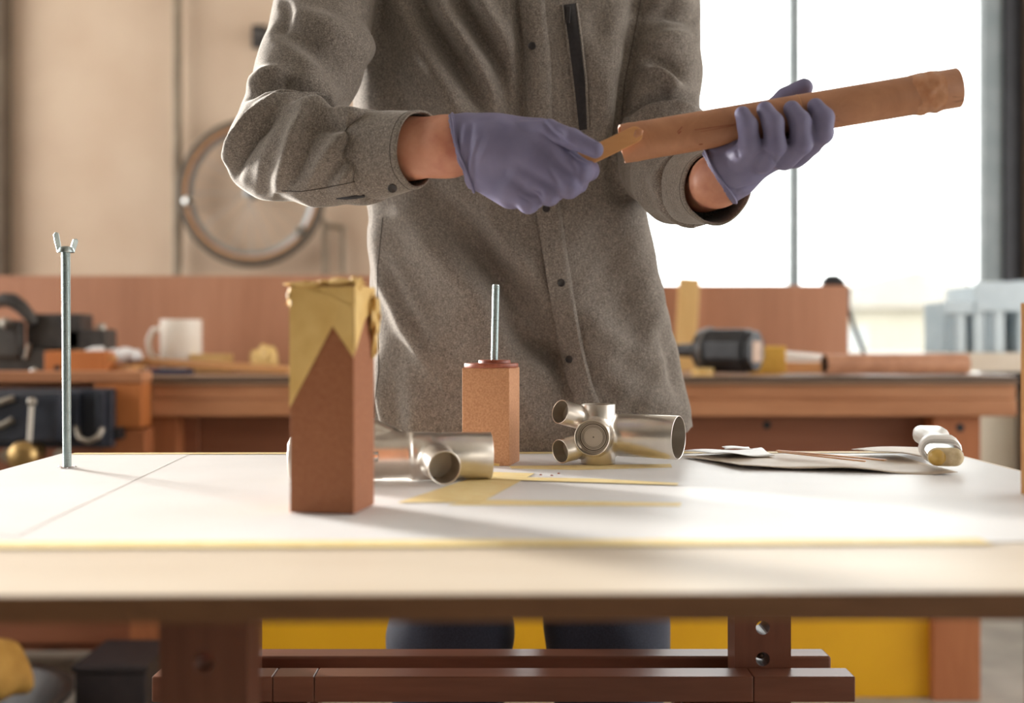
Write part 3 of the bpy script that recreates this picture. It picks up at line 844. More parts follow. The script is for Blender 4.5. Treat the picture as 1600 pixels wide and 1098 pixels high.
tag(put('gap_shade', Geo().box((xx(1510, bd), bd + 0.10, zp), (xx(1521.5, bd), bd + 0.2, at(0, 475, bd).z)), M['dark_paint'], bevel=0.003), 'dark slab standing in for shade in the gap between short and tall boards', 'board')  # dark slabs added for the shade in the open gaps
tag(put('gap_shade', Geo().box((xx(1571, bd), bd + 0.10, zp), (xx(1591, bd), bd + 0.2, at(0, 475, bd).z)), M['dark_paint'], bevel=0.003), 'dark slab standing in for shade in the gap beside the rightmost pale board', 'board')

# under the bench at left
bs = thing('basin', 'dark grey basin on the floor under the bench at lower left', 'basin', (at(-60, 0, 2.7).x, 2.75, 0))
q = at(0, 0, 2.75)
put('bowl', Geo().lathe([(0, 0), (0.20, 0), (0.27, 0.11), (0.285, 0.115), (0.285, 0.125), (0.262, 0.122), (0.19, 0.012), (0, 0.012)], 36, Matrix.Translation((at(-60, 0, 2.75).x, 2.66, 0))), M['dark_metal'], bs, smooth=40)
lump('sack', (at(-40, 0, 2.70).x, 2.68, 0.17), (0.13, 0.10, 0.09), M['ochre'], 'ochre sack lying in the dark grey basin', 'sack', 9)
crs = thing('storage_crate', 'dark crate on the floor under the bench behind the trestle post', 'crate', (at(170, 0, 2.85).x, 2.85, 0))
xa, xb = at(116, 0, 2.75).x, at(228, 0, 2.75).x
put('box', Geo().box((xa, 2.75, 0), (xb, 2.98, 0.155)), M['dark_crate'], crs, bevel=0.006)
put('lid', Geo().box((xa - 0.006, 2.744, 0.156), (xb + 0.006, 2.986, 0.172)), M['dark_crate'], crs, bevel=0.004)

# ------------------------------------------------------------------ the table and its trestles
ang = math.radians(1.1)
bl = on_table(95, 709)
ux = Vector((math.cos(ang), math.sin(ang), 0)); uy = Vector((math.sin(ang), -math.cos(ang), 0))  # along the back edge; towards the camera
TW, TD, TH = 1.232, 0.868, 0.0172
def tb_pt(u, v, z=0.0):
    """point on the table: u along the back edge from the left corner, v towards the camera"""
    return bl + ux * u + uy * v + Vector((0, 0, z))
def tab(px_, py_):
    """table coordinates (u, v) of a point of the table top seen at a pixel"""
    p = on_table(px_, py_) - bl
    return p.dot(ux), p.dot(uy)
def slab(u0, u1, v0, v1, z0, z1):
    Mx = Matrix((ux, -uy, Vector((0, 0, 1)))).transposed().to_4x4(); Mx.translation = bl
    return Geo().box((u0, -v1, z0), (u1, -v0, z1), Mx)
tt = thing('table_top', 'large plywood table top under the white paper in the foreground', 'table top', tuple(tb_pt(TW / 2, TD / 2, -TH)))
put('board', slab(0, TW, 0, TD - 0.0015, -TH, 0), M['ply_top'], tt, bevel=0.001)
put('front_edge', slab(0, TW, TD - 0.0015, TD, -TH, -0.0005), M['ply_edge'], tt)

def sheet(name, uv, z, mat, label, cat, th=0.0004, wav=0.0, parent=None):
    """a thin sheet with a given outline in table coordinates"""
    g = Geo()
    n = len(uv)
    g.add([tb_pt(u, v, z) for u, v in uv] + [tb_pt(u, v, z + th) for u, v in uv], [tuple(range(n)), tuple(reversed(range(n, 2 * n)))] + [(k, n + k, n + (k + 1) % n, (k + 1) % n) for k in range(n)])
    # orient outward
    o = put(name, g, mat, parent)
    if label:
        tag(o, label, cat)
    return o
vfe = tab(700, 850)[1]
sheet('paper_sheet', [(0.008, 0.004), (TW - 0.01, 0.004), (TW - 0.01, vfe), (0.008, vfe + 0.006)], 0.0003, M['paper'], 'large white paper sheet covering most of the table top', 'paper')
a0, a1 = tab(212, 733), tab(28, 838)
sheet('paper_sheet', [(0.003, 0.006), (a0[0] + 0.02, 0.006), (a1[0], a1[1]), (0.003, a1[1] + 0.01)], 0.00075, M['paper'], 'second white sheet overlapping at the left table corner', 'paper', 0.0003)
# masking tape lines
def px_sheet(name, pts, z, mat, label, cat='tape', th=0.0003):
    return sheet(name, [tab(*p) for p in pts], z, mat, label, cat, th)
sheet('tape_strip', [(0.16, vfe - 0.012), (0.98, vfe - 0.014), (0.98, vfe + 0.014), (0.16, vfe + 0.016)], 0.0008, M['tape_flat'], 'yellow tape strip along the front edge of the paper', 'tape')
sheet('tape_strip', [(0.02, 0.001), (TW - 0.03, 0.001), (TW - 0.03, 0.020), (0.02, 0.018)], 0.0012, M['tape_flat'], 'thin yellow tape strip along the far edge of the table', 'tape')
px_sheet('tape_strip', [(740, 782), (1065, 787), (1062, 792), (700, 790)], 0.0008, M['tape_flat'], 'thin yellow tape line across the middle of the paper')
px_sheet('tape_strip', [(765, 739), (835, 741), (752, 786), (622, 787)], 0.0012, M['tape_flat'], 'wide yellow tape piece under the left steel joint')
px_sheet('tape_strip', [(795, 729), (1048, 726), (1050, 731), (905, 735), (800, 733)], 0.0008, M['tape_flat'], 'yellow tape line under the steel pipe joint with four branches')
px_sheet('tape_strip', [(770, 747), (930, 750), (1060, 757), (1058, 760), (900, 755), (760, 751)], 0.0016, M['tape_flat'], 'faint yellow tape strip in front of the steel pipe joint')
for k, (x_, y_) in enumerate(((845, 745), (862, 746), (873, 743))):
    u, v = tab(x_, y_)
    c = tb_pt(u, v, 0.0019)
    tag(put('crumb', Geo().lathe([(0, 0), (0.0016, 0.0002), (0.0018, 0.0008), (0.001, 0.0014), (0, 0.0016)], 8, Matrix.Translation(c)), M['disc'], smooth=60), ['leftmost tiny brown crumb on the tape before the pipe joint', 'middle tiny brown crumb on the tape before the pipe joint', 'rightmost tiny brown crumb, nearest the pipe joint'][k], 'crumb', 'crumbs on the tape')

def upright(px0, px1, d, z0, z1, name, parent, holes=()):
    x0, x1 = at(px0, 0, d).x, at(px1, 0, d).x
    g = Geo()
    xm = (x0 + x1) / 2
    r = 0.0085
    # a post with real through-holes: bands between holes plus a ring of faces round each hole
    dep = 0.045
    zs = sorted(holes)
    def solid(za, zb):
        g.box((x0, d, za), (x1, d + dep, zb))
    cur = z0
    s = 0.016
    for hz in zs:
        solid(cur, hz - s)
        g.box((x0, d, hz - s), (xm - s, d + dep, hz + s)); g.box((xm + s, d, hz - s), (x1, d + dep, hz + s))
        n = 24
        vs, fs = [], []
        for yy in (d, d + dep):
            for k in range(n):
                a = 2 * math.pi * k / n + math.pi / 4
                c_, s_ = math.cos(a), math.sin(a)
                q = s / max(abs(c_), abs(s_))
                vs.append((xm + q * c_, yy, hz + q * s_)); vs.append((xm + r * c_, yy, hz + r * s_))
        for k in range(n):
            k2 = (k + 1) % n
            fs.append((2 * k, 2 * k2, 2 * k2 + 1, 2 * k + 1))
            b = 2 * n
            fs.append((b + 2 * k, b + 2 * k + 1, b + 2 * k2 + 1, b + 2 * k2))
            fs.append((2 * k + 1, 2 * k2 + 1, b + 2 * k2 + 1, b + 2 * k + 1))
        g.add(vs, fs)
        cur = hz + s
    solid(cur, z1)
    return put(name, g, M['trestle_v'], parent)

def trestle(d, pxs, beam_px, label, bolt):
    """adjustable trestle: two drilled uprights under a rail, sliding between two beams on splayed legs"""
    zu = ZT - TH
    zb = at(0, 1037, 1.40).z               # top of the front beam
    t = thing('trestle', label, 'trestle', (at(sum(pxs[0]) / 2, 0, d).x, d + 0.03, 0))
    put('top_rail', Geo().box((at(pxs[0][0], 0, d).x - 0.05, d - 0.004, zu - 0.05), (at(pxs[1][1], 0, d).x + 0.05, d + 0.05, zu - 0.0005)), M['trestle'], t, bevel=0.003)
    for p0, p1 in pxs:
        upright(p0, p1, d, zb - 0.20, zu - 0.051, 'upright', t, [zb - 0.055, zb + 0.010, zb + 0.048, zb + 0.090, zb + 0.136])
    x0, x1 = at(beam_px[0], 0, d - 0.03).x, at(beam_px[1], 0, d - 0.03).x
    hb = 0.030
    cuts = [x0, x0 + (x1 - x0) * 0.172, x0 + (x1 - x0) * 0.231, x0 + (x1 - x0) * 0.855, x1]
    for ca, cb_ in zip(cuts[:-1], cuts[1:]):   # the beam is glued up from blocks, with open joints
        put('beam_block', Geo().box((ca + 0.0003, d - 0.038, zb - hb), (cb_ - 0.0003, d - 0.001, zb)), M['trestle'], t, bevel=0.0015)
    put('rear_beam', Geo().box((x0 + 0.01, d + 0.047, zb - hb), (x1 - 0.005, d + 0.085, zb + 0.0)), M['trestle'], t, bevel=0.003)
    for k in range(2):                     # glued end blocks below the beam joints
        xa = x0 + 0.0
    for (xa, s) in ((x0 + 0.11, -1), (x1 - 0.19, 1)):
        for side in (-1, 1):
            yc = d + 0.023 + side * 0.043
            dz = zb - hb - 0.001
            vs = []
            w, th = 0.085, 0.034
            top = Vector((xa + 0.03, yc, dz)); bot = Vector((xa + 0.03 + s * 0.06, yc + side * 0.20, 0.0))
            for P_, in ((top,), (bot,)):
                for ex, ey in ((-w / 2, -th / 2), (w / 2, -th / 2), (w / 2, th / 2), (-w / 2, th / 2)):
                    vs.append((P_.x + ex, P_.y + ey, P_.z))
            g = Geo().add(vs, [(0, 1, 2, 3), (7, 6, 5, 4), (1, 0, 4, 5), (2, 1, 5, 6), (3, 2, 6, 7), (0, 3, 7, 4)])
            put('leg', g, M['trestle_v'], t, bevel=0.002)
    put('stretcher', Geo().box((x0 + 0.16, d + 0.005, zb - 0.30), (x1 - 0.16, d + 0.04, zb - 0.24)), M['trestle'], t, bevel=0.002)
    if bolt:
        xm = at(sum(pxs[1]) / 2, 0, d).x
        put('bolt', Geo().lathe([(0, -0.012), (0.0045, -0.012), (0.0045, 0.008), (0.002, 0.014), (0, 0.015)], 12, frame((xm, d + 0.02, zb + 0.010), (0, -1, 0.2))), M['steel'], t, smooth=40)
    for p0, p1 in pxs:
        xm = at((p0 + p1) / 2, 0, d).x
        put('cross_bolt', Geo().lathe([(0, -0.001), (0.011, -0.001), (0.011, 0.003), (0.007, 0.007), (0, 0.008)], 12, frame((xm, d + 0.086, zb - hb / 2), (0, 1, 0))), M['steel'], t, smooth=40)
    return t
trestle(1.385, ((308, 397), (1148, 1236)), (240, 1334), 'wooden adjustable trestle under the far side of the table', True)
trestle(0.93, ((249, 387), (1640, 1778)), (140, 1890), 'wooden adjustable trestle under the near side of the table', False)

# ------------------------------------------------------------------ things on the table
def rod_profile(r, L, pitch=0.0015, depth=0.0007):
    pr = [(0, 0), (r - depth, 0)]
    n = int(L / pitch)
    for k in range(n):
        z = k * pitch
        pr += [(r - depth, z + pitch * 0.1), (r, z + pitch * 0.4), (r, z + pitch * 0.6), (r - depth, z + pitch * 0.9)]
    pr += [(r - depth, L), (r - depth * 2, L + 0.0008), (0, L + 0.0008)]
    return pr

# tall threaded rod with a wing nut
q = on_table(105, 732)
rd = thing('threaded_rod', 'tall zinc threaded rod with a wing nut standing at the left table corner', 'rod', tuple(q))
Lr = (732 - 388) / F * q.y
put('rod', Geo().lathe(rod_profile(0.0054, Lr), 20, Matrix.Translation(q + Vector((0, 0, 0.0017))) @ Matrix.Rotation(-0.006, 4, 'Y')), M['zinc'], rd, smooth=30)
wz = q + Vector((-0.0015, 0, Lr - 0.004))
put('nut_hub', Geo().lathe([(0.0056, -0.001), (0.0100, -0.001), (0.0104, 0.001), (0.0085, 0.0055), (0.0056, 0.006)], 20, Matrix.Translation(wz)), M['zinc'], rd, smooth=40)
for s, hgt in ((-1, 0.0235), (1, 0.0165)):
    o = [(s * 0.0050, 0.0), (s * 0.0105, 0.001), (s * 0.0130, hgt * 0.5), (s * 0.0145, hgt * 0.85), (s * 0.0125, hgt), (s * 0.0085, hgt * 0.95), (s * 0.0065, hgt * 0.5)]
    if s < 0: o = o[::-1]
    Mx = Matrix.Translation(wz) @ Matrix.Rotation(math.radians(40 if s > 0 else 30), 4, 'Z') @ Matrix(((1, 0, 0, 0), (0, 0, -1, 0), (0, 1, 0, 0), (0, 0, 0, 1)))
    put('wing', Geo().prism(o, -0.0020, 0.0020, Mx), M['zinc'], rd, bevel=0.0008)
g = Geo()
for k in range(9):
    a = k * 0.7
    g.add([(0.008 * math.cos(a), 0.008 * math.sin(a), 0.0018), (0.012 * math.cos(a + 0.2), 0.012 * math.sin(a + 0.2), 0.0018), (0.010 * math.cos(a + 0.35), 0.010 * math.sin(a + 0.35), 0.0034)], [(0, 1, 2)], Matrix.Translation(q))
put('torn_paper', g, M['paper'], rd, solid=0.0003)
put('hole', Geo().lathe([(0.0056, 0.0019), (0.0075, 0.0019), (0.0078, 0.0021), (0.0056, 0.0022)], 20, Matrix.Translation(q)), M['disc'], rd)

def block(base, w, dp, h, rot, mat, parent, bev=0.0008):
    Mb = Matrix.Translation(base) @ Matrix.Rotation(rot, 4, 'Z')
    return Mb, put('block', Geo().box((-w / 2, -dp / 2, 0), (w / 2, dp / 2, h), Mb), mat, parent, bevel=bev)

# block in the middle, with discs and a rod
pf = on_table(757, 727, 0.0006)
wB = 0.0605
rotB = math.radians(-12.5)
base = Vector((pf.x + 0.008, pf.y + wB / 2 - 0.004, ZT + 0.0008))
cbk = thing('mould_block', 'brown fibreboard block with stacked discs and an upright rod at the table centre', 'block', tuple(base))
hB = (727 - 575) / F * pf.y
Mb, _ = block(base, wB, wB, hB, rotB, M['mdf'], cbk)
put('large_disc', Geo().lathe([(0, hB), (0.0340, hB), (0.0345, hB + 0.001), (0.0345, hB + 0.0045), (0.034, hB + 0.0055), (0, hB + 0.0055)], 48, Mb), M['disc'], cbk, smooth=40)
put('small_disc', Geo().lathe([(0, hB + 0.0056), (0.0205, hB + 0.0056), (0.0205, hB + 0.0090), (0.02, hB + 0.0096), (0, hB + 0.0096)], 40, Matrix.Translation(Vector((0.004, 0, 0))) @ Mb), M['disc'], cbk, smooth=40)
Lr2 = (566 - 446) / F * (pf.y + 0.02)
put('rod', Geo().lathe(rod_profile(0.0049, Lr2 - 0.0015), 20, Matrix.Translation(base + Vector((0.004, 0, hB + 0.0092))) @ Matrix.Rotation(0.022, 4, 'Y')), M['zinc'], cbk, smooth=30)
put('tape_scrap', Geo().add([Mb @ Vector((x, -wB / 2 - 0.0008 - 0.0008 * (k % 2), z)) for k, (x, z) in enumerate([(-0.006, 0.0), (0.002, 0.0), (0.012, 0.0), (0.018, 0.0), (0.018, 0.003), (0.012, 0.0035), (0.003, 0.003), (-0.005, 0.004)])], [(0, 1, 6, 7), (1, 2, 5, 6), (2, 3, 4, 5)]), M['tape'], cbk, solid=0.0004)

# tall blurred block in front with masking tape over its head
pf = on_table(553, 806)
wA = 0.0610
rotA = math.radians(-10.5)
cA, sA = math.cos(rotA), math.sin(rotA)
# front right bottom corner at pf
fr = Vector((wA / 2, -wA / 2, 0))
base = Vector((pf.x, pf.y, ZT + 0.0015)) - Matrix.Rotation(rotA, 4, 'Z') @ fr
tbk = thing('taped_block', 'tall brown fibreboard block with yellow tape over its top, nearest the camera', 'block', tuple(base))
hA = (805 - 447) / F * pf.y
Mb, _ = block(base, wA, wA, hA, rotA, M['mdf_dark'], tbk)
def face_patch(pts, off, mat, face='front', th=0.0006, name='tape'):
    """tape lying on a face of the block; points in (across, up), metres from the left bottom of that face"""
    n = len(pts)
    vs = []
    for e in (off, off + th):
        for u, z in pts:
            vs.append(Mb @ (Vector((-wA / 2 + u, -wA / 2 - e, z)) if face == 'front' else Vector((wA / 2 + e, -wA / 2 + u, z))))
    return put(name, Geo().add(vs, [tuple(reversed(range(n))), tuple(range(n, 2 * n))] + [(k, (k + 1) % n, n + (k + 1) % n, n + k) for k in range(n)]), mat, tbk)
s_ = pf.y / F
def fp(px_, py_):
    return ((px_ - 454) * s_ * wA / (99 * s_), hA - (py_ - 447) * s_)
face_patch([fp(*p) for p in ((454, 449), (454, 640), (520, 512), (530, 449))], 0.0002, M['tape'])
face_patch([fp(*p) for p in ((500, 449), (514, 500), (553, 560), (553, 449))], 0.0009, M['tape'])
face_patch([fp(*p) for p in ((470, 455), (500, 465), (553, 492), (553, 480), (512, 462), (480, 451))], 0.0016, M['tape'], name='tape_fold')
face_patch([(0, hA - 0.062), (0.0, hA), (wA, hA), (wA, hA - 0.02), (0.03, hA - 0.03)], 0.0003, M['tape'], 'side')
# tape folded over the top, crumpled at the edges
rs = np.random.RandomState(3)
def crumple(name, c, r, seed, amp=0.22):
    ph = np.random.RandomState(seed).rand(6) * 6
    def fn(P):
        X, Y, Z = (P[0] - c[0]) / r[0], (P[1] - c[1]) / r[1], (P[2] - c[2]) / r[2]
        f = np.sqrt(X ** 2 + Y ** 2 + Z ** 2) - 1 + amp * np.sin(X * 4 + ph[0]) * np.sin(Z * 4 + ph[1]) + amp * np.sin(X * 5 + Y * 4 + ph[2]) * 0.6
        return f * min(r)
    v, fc = nets(fn, [c[i] - r[i] * 1.5 for i in range(3)], [c[i] + r[i] * 1.5 for i in range(3)], min(r) / 4)
    return mesh_obj(name, v, fc, M['tape'], tbk, smooth=40)
tp = lambda u, v, z: Mb @ Vector((-wA / 2 + u, -wA / 2 + v, z))
crumple('tape_crumple', tp(-0.0022, 0.010, hA - 0.010), (0.0034, 0.012, 0.011), 1)
crumple('tape_crumple', tp(-0.0010, 0.010, hA - 0.055), (0.0026, 0.010, 0.045), 12, 0.08)
crumple('tape_crumple', tp(0.022, 0.010, hA + 0.001), (0.026, 0.012, 0.0030), 2)
crumple('tape_crumple', tp(0.046, 0.012, hA + 0.003), (0.018, 0.014, 0.0035), 4)
crumple('tape_crumple', tp(0.0585, 0.014, hA + 0.0025), (0.006, 0.010, 0.006), 5)
crumple('tape_crumple', tp(wA + 0.004, 0.050, hA - 0.026), (0.0045, 0.010, 0.018), 6)
crumple('tape_crumple', tp(wA + 0.002, 0.055, hA - 0.045), (0.004, 0.006, 0.022), 7)

# block at the right edge of the frame
pf = on_table(1591, 785)
base = Vector((pf.x + 0.062, pf.y + 0.030, ZT + 0.0008))
rbk = thing('mould_block', 'brown fibreboard block cut off by the right edge of the photo', 'block', tuple(base))
Mr = Matrix.Translation(base) @ Matrix.Rotation(math.radians(5), 4, 'Z')
put('block', Geo().box((-0.0305, -0.0305, 0), (0.0305, 0.0305, 0.195), Mr), M['mdf_dark'], rbk, bevel=0.0008)
put('pale_side', Geo().box((-0.0313, -0.0305, 0.0), (-0.0306, 0.0305, 0.195), Mr), M['pine_x'], rbk)  # thin paler layer over the left side

# ------------------------------------------------------------------ steel pipe joints
def pipe(name, a, b, r, parent, wall=0.0012, mat='nickel', seg=48, deep=None):
    a, b = Vector(a), Vector(b)
    L = (b - a).length
    Mp = frame(a, b - a)
    deep = deep if deep is not None else L * 0.96
    e = wall * 0.35
    o = put(name, Geo().lathe([(r, 0), (r, L - e), (r - e, L), (r - wall + e, L), (r - wall, L - e)], seg, Mp), M[mat], parent, smooth=50)
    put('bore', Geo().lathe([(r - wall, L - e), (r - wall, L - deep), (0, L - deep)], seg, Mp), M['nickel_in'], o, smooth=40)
    return o

c0 = on_table(936, 727, 0.0006)
jc = Vector((c0.x, c0.y + 0.018, ZT + 0.0012))
sc_ = jc.y / F
zc0 = ZC - (680 - HY) * sc_                 # axis height of the cross
jt = thing('pipe_joint', 'satin steel pipe joint with large right branch and two small left branches', 'pipe joint', tuple(jc))
C0 = Vector((jc.x, jc.y, zc0))
rv = 0.0218
ztop = ZC - (631 - HY) * sc_
xr_dir = Vector((0.88, -0.47, -0.004)).normalized()
ends = dict(
    down=(C0, Vector((jc.x, jc.y, ZT + 0.0014)), rv),
    up=(C0, Vector((jc.x, jc.y, ztop)), rv),
    front=(C0, C0 + Vector((-0.01, -0.034, 0.0)), 0.0225),
    right=(C0 + Vector((0, 0.024, 0)), C0 + Vector((0.002, 0.024, 0)) + xr_dir * 0.109, 0.0272),
    lt=(C0 + Vector((0, 0.016, 0.016)), at(875, 643, jc.y - 0.024), 0.0152),
    lb=(C0 + Vector((0, 0.016, -0.010)), at(875, 705, jc.y - 0.024), 0.0152))
def core(P):
    f = None
    for k, (a, b, r) in ends.items():
        b2 = a + (b - a) * {'down': 0.8, 'up': 0.75, 'front': 0.62, 'right': 0.55, 'lt': 0.6, 'lb': 0.6}[k]
        ba = np.array(b2 - a); L = np.linalg.norm(ba); u = ba / L
        dx, dy, dz = P[0] - a.x, P[1] - a.y, P[2] - a.z
        t = dx * u[0] + dy * u[1] + dz * u[2]
        rad = np.sqrt(np.maximum(dx * dx + dy * dy + dz * dz - t * t, 0)) - (r - 0.0005)
        cyl = np.maximum(rad, np.maximum(t - L, -t - 0.004))
        f = cyl if f is None else smin(f, cyl, 0.007)
    return f
v, fc = nets(core, (C0.x - 0.06, C0.y - 0.07, ZT - 0.002), (C0.x + 0.09, C0.y + 0.035, ztop + 0.005), 0.0011)
v = relax(v, fc, 2)
mesh_obj('body', v, fc, M['nickel'], jt, smooth=60)
put_names = dict(down='collar', up='collar', front='front_socket', right='large_branch', lt='small_branch', lb='small_branch')
for k, (a, b, r) in ends.items():
    st_ = a + (b - a) * 0.3
    deep = {'down': 0.008, 'up': 0.008, 'front': 0.009, 'right': 0.045, 'lt': 0.018, 'lb': 0.018}[k]
    if k == 'front': 
        deep = 0.0085
    pipe(put_names[k], st_, b, r, jt, deep=deep)
a, b, r = ends['front']
fd = (b - a).normalized()
cf = b - fd * 0.0083
for rr in (0.0165, 0.0140, 0.0125, 0.0185):
    w_ = 0.0005 if rr == 0.0165 else 0.00018
    put('turned_ring', Geo().lathe([(rr - w_, 0.0), (rr - w_, 0.0003), (rr + w_, 0.0003), (rr + w_, 0.0)], 48, frame(cf, fd)), M['groove'], jt)
put('centre_mark', Geo().lathe([(0, 0.0004), (0.0008, 0.0004), (0.0009, 0)], 12, frame(cf, fd)), M['groove'], jt)

# second joint, blurred, left
q = on_table(690, 757)
j2c = Vector((on_table(655, 757).x, q.y + 0.03, ZT + 0.0016 + 0.0262))
j2 = thing('pipe_joint', 'blurred steel pipe joint lying between the two brown blocks', 'pipe joint', (j2c.x, j2c.y, ZT + 0.0016))
sc2 = F / j2c.y
e_r = Vector((j2c.x + 108 / sc2, j2c.y + 0.012, j2c.z))
E2 = dict(main=(j2c, e_r, 0.0262), left=(j2c, j2c + Vector((-0.145, -0.002, -0.002)), 0.0245),
          diag=(j2c + Vector((-0.005, 0, 0.005)), j2c + Vector((-0.105, 0.03, 0.045)), 0.0150),
          small=(j2c + Vector((0.008, 0, 0)), Vector((on_table(694, 764).x, j2c.y - 0.058, ZT + 0.0016 + 0.0200)), 0.0185))
def core2(P):
    f = None
    for k, (a, b, r) in E2.items():
        b2 = a + (b - a) * (0.6 if k != 'small' else 0.45)
        ba = np.array(b2 - a); L = np.linalg.norm(ba); u = ba / L
        dx, dy, dz = P[0] - a.x, P[1] - a.y, P[2] - a.z
        t = dx * u[0] + dy * u[1] + dz * u[2]
        rad = np.sqrt(np.maximum(dx * dx + dy * dy + dz * dz - t * t, 0)) - (r - 0.0006)
        c_ = np.maximum(rad, np.maximum(t - L, -t - 0.01))
        f = c_ if f is None else smin(f, c_, 0.008)
    return np.maximum(f, ZT + 0.0018 - P[2])
v, fc = nets(core2, (j2c.x - 0.14, j2c.y - 0.08, ZT), (j2c.x + 0.10, j2c.y + 0.08, ZT + 0.10), 0.0016)
v = relax(v, fc, 2)
mesh_obj('body', v, fc, M['nickel'], j2, smooth=60)
for k, nm in (('main', 'large_branch'), ('left', 'long_branch'), ('diag', 'diagonal_branch'), ('small', 'front_branch')):
    a, b, r = E2[k]
    pipe(nm, a + (b - a) * 0.3, b, r, j2, wall=0.0014, deep=0.03)
put('slot', Geo().tube([j2c + Vector((-0.10, -0.0246, 0.002)), j2c + Vector((-0.045, -0.0252, 0.002))], 0.006, 12), M['chrome'], j2, smooth=60)
lg = thing('steel_rod_end', 'short bright rounded steel piece behind the blurred pipe joint', 'steel piece', tuple(at(636, 690, 1.34)))
e = at(636, 680, 1.36)
put('cap', Geo().tube([Vector((e.x - 0.012, e.y, ZT + 0.002)), Vector((e.x - 0.006, e.y, ZT + 0.035)), Vector((e.x + 0.002, e.y, e.z))], [0.017, 0.017, 0.012], 20), M['chrome'], lg, smooth=60)
put('collar', Geo().lathe([(0.016, 0), (0.019, 0), (0.019, 0.006), (0.016, 0.006)], 24, Matrix.Translation(Vector((e.x - 0.012, e.y, ZT + 0.0016)))), M['chrome'], lg, smooth=40)

# ------------------------------------------------------------------ papers, sticks and brush at right
def curled(name, corners, nu, nv, zfn, mat, label, cat='paper', th=0.0005):
    """sheet between four corner points given as pixels on the table; zfn(s, t) lifts it"""
    g = Geo()
    P4 = [on_table(*c) for c in corners]
    for j in range(nv + 1):
        for i in range(nu + 1):
            s, t = i / nu, j / nv
            p = (P4[0] * (1 - s) + P4[1] * s) * (1 - t) + (P4[3] * (1 - s) + P4[2] * s) * t
            wob = 0.0025 * math.sin(9 * s + 3 * t) * math.sin(math.pi * t)
            g.v.append(p + Vector((wob, wob * 0.5, zfn(s, t))))
    for j in range(nv):
        for i in range(nu):
            k = j * (nu + 1) + i
            g.f.append((k, k + nu + 1, k + nu + 2, k + 1))
    o = put(name, g, mat, solid=th, smooth=70)
    if o.data.polygons[0].normal.z < 0:
        o.data.flip_normals()
    return tag(o, label, cat)
curled('kraft_sheet', [(1065, 716), (1400, 713), (1497, 744), (1160, 735)], 28, 8,
       lambda s, t: 0.0016 + 0.0045 * t * (0.6 + 0.4 * math.sin(6 * s)) + 0.004 * math.exp(-((s - 0.3) / 0.25) ** 2) * (1 - t) + 0.002 * math.sin(11 * s + 2) * t,
       M['kraft'], 'large beige wrapping sheet curling on the right of the table', 'sheet')
curled('kraft_sheet', [(1066, 713), (1190, 709), (1210, 722), (1120, 723)], 14, 5,
       lambda s, t: 0.0075 + 0.004 * t * (1 - s) + 0.0015 * math.sin(7 * s), M['paper'], 'small pale torn sheet on the left end of the beige sheet', 'sheet')
curled('kraft_sheet', [(1330, 712), (1442, 707), (1455, 728), (1370, 719)], 14, 5,
       lambda s, t: 0.0085 + 0.002 * math.sin(4 * s) + 0.002 * t, M['kraft'], 'small folded beige sheet beside the brush', 'sheet')
for k, (a, b, lab) in enumerate((((1214, 720), (1384, 734), 'long thin wooden stick on the beige sheet'), ((1216, 722), (1352, 736), 'thinner wooden stick lying in front of the longer one'))):
    A, B = on_table(*a), on_table(*b)
    A.z += 0.0125; B.z += 0.011
    plank('wood_stick', A, B, 0.008 if k == 0 else 0.004, 0.0018, M['stick'], lab, 'stick')
A = on_table(1142, 722); 
curled('paper_scrap', [(1128, 719), (1170, 718), (1176, 722), (1132, 724)], 6, 3, lambda s, t: 0.0175 + 0.001 * math.sin(5 * s), M['paper'], 'small white scrap with a brown mark on the beige sheet', 'paper')

# brush
B0 = on_table(1478, 735, 0.004)            # bristle end
bdir = Vector((0.21, 0.95, 0.0)).normalized()
br = thing('glue_brush', 'flat brush with white plastic handle and bright ferrule on the table at right', 'brush', (B0.x, B0.y, ZT))
def stadium(w, h, n=8):
    o = []
    r = h / 2
    for k in range(n + 1):
        a = -math.pi / 2 + math.pi * k / n
        o.append((w / 2 - r + r * math.cos(a), r * math.sin(a)))
    for k in range(n + 1):
        a = math.pi / 2 + math.pi * k / n
        o.append((-w / 2 + r + r * math.cos(a), r * math.sin(a)))
    return o
tilt = 0.12
bz = Vector((bdir.x, bdir.y, tilt)).normalized()
side = Vector((0, 0, 1)).cross(bz).normalized() * -1
Mbr = frame(B0 + Vector((0, 0, 0.0155)), bz, -side)
def loft(sections, seg_fn=stadium, cap=True):
    g = Geo(); n = None
    for w, h, z, dx in sections:
        o = seg_fn(w, h)
        n = len(o)
        for x, y in o:
            g.v.append(Mbr @ Vector((x + dx, y, z)))
    m = len(sections)
    for i in range(m - 1):
        for k in range(n):
            g.f.append((i * n + k, i * n + (k + 1) % n, (i + 1) * n + (k + 1) % n, (i + 1) * n + k))
    g.f.append(tuple(reversed(range(n)))); g.f.append(tuple((m - 1) * n + k for k in range(n)))
    return g
put('bristles', loft([(0.036, 0.016, -0.003, 0), (0.040, 0.021, -0.001, 0), (0.041, 0.022, 0.004, 0)]), M['bristle'], br, smooth=60)
put('resin_drop', Geo().lathe([(0, -0.0062), (0.006, -0.0055), (0.0095, -0.003), (0.0105, 0.002)], 20, Mbr @ Matrix.Translation((0.0098, 0, 0))), M['amber'], br, smooth=70)
put('resin_drop', Geo().lathe([(0, -0.0055), (0.006, -0.005), (0.0092, -0.003), (0.0103, 0.002)], 20, Mbr @ Matrix.Translation((-0.0096, 0, 0))), M['bristle'], br, smooth=70)
put('ferrule', loft([(0.0415, 0.0225, 0.003, 0), (0.042, 0.0225, 0.006, 0), (0.042, 0.0225, 0.040, 0)]), M['chrome'], br, smooth=50)
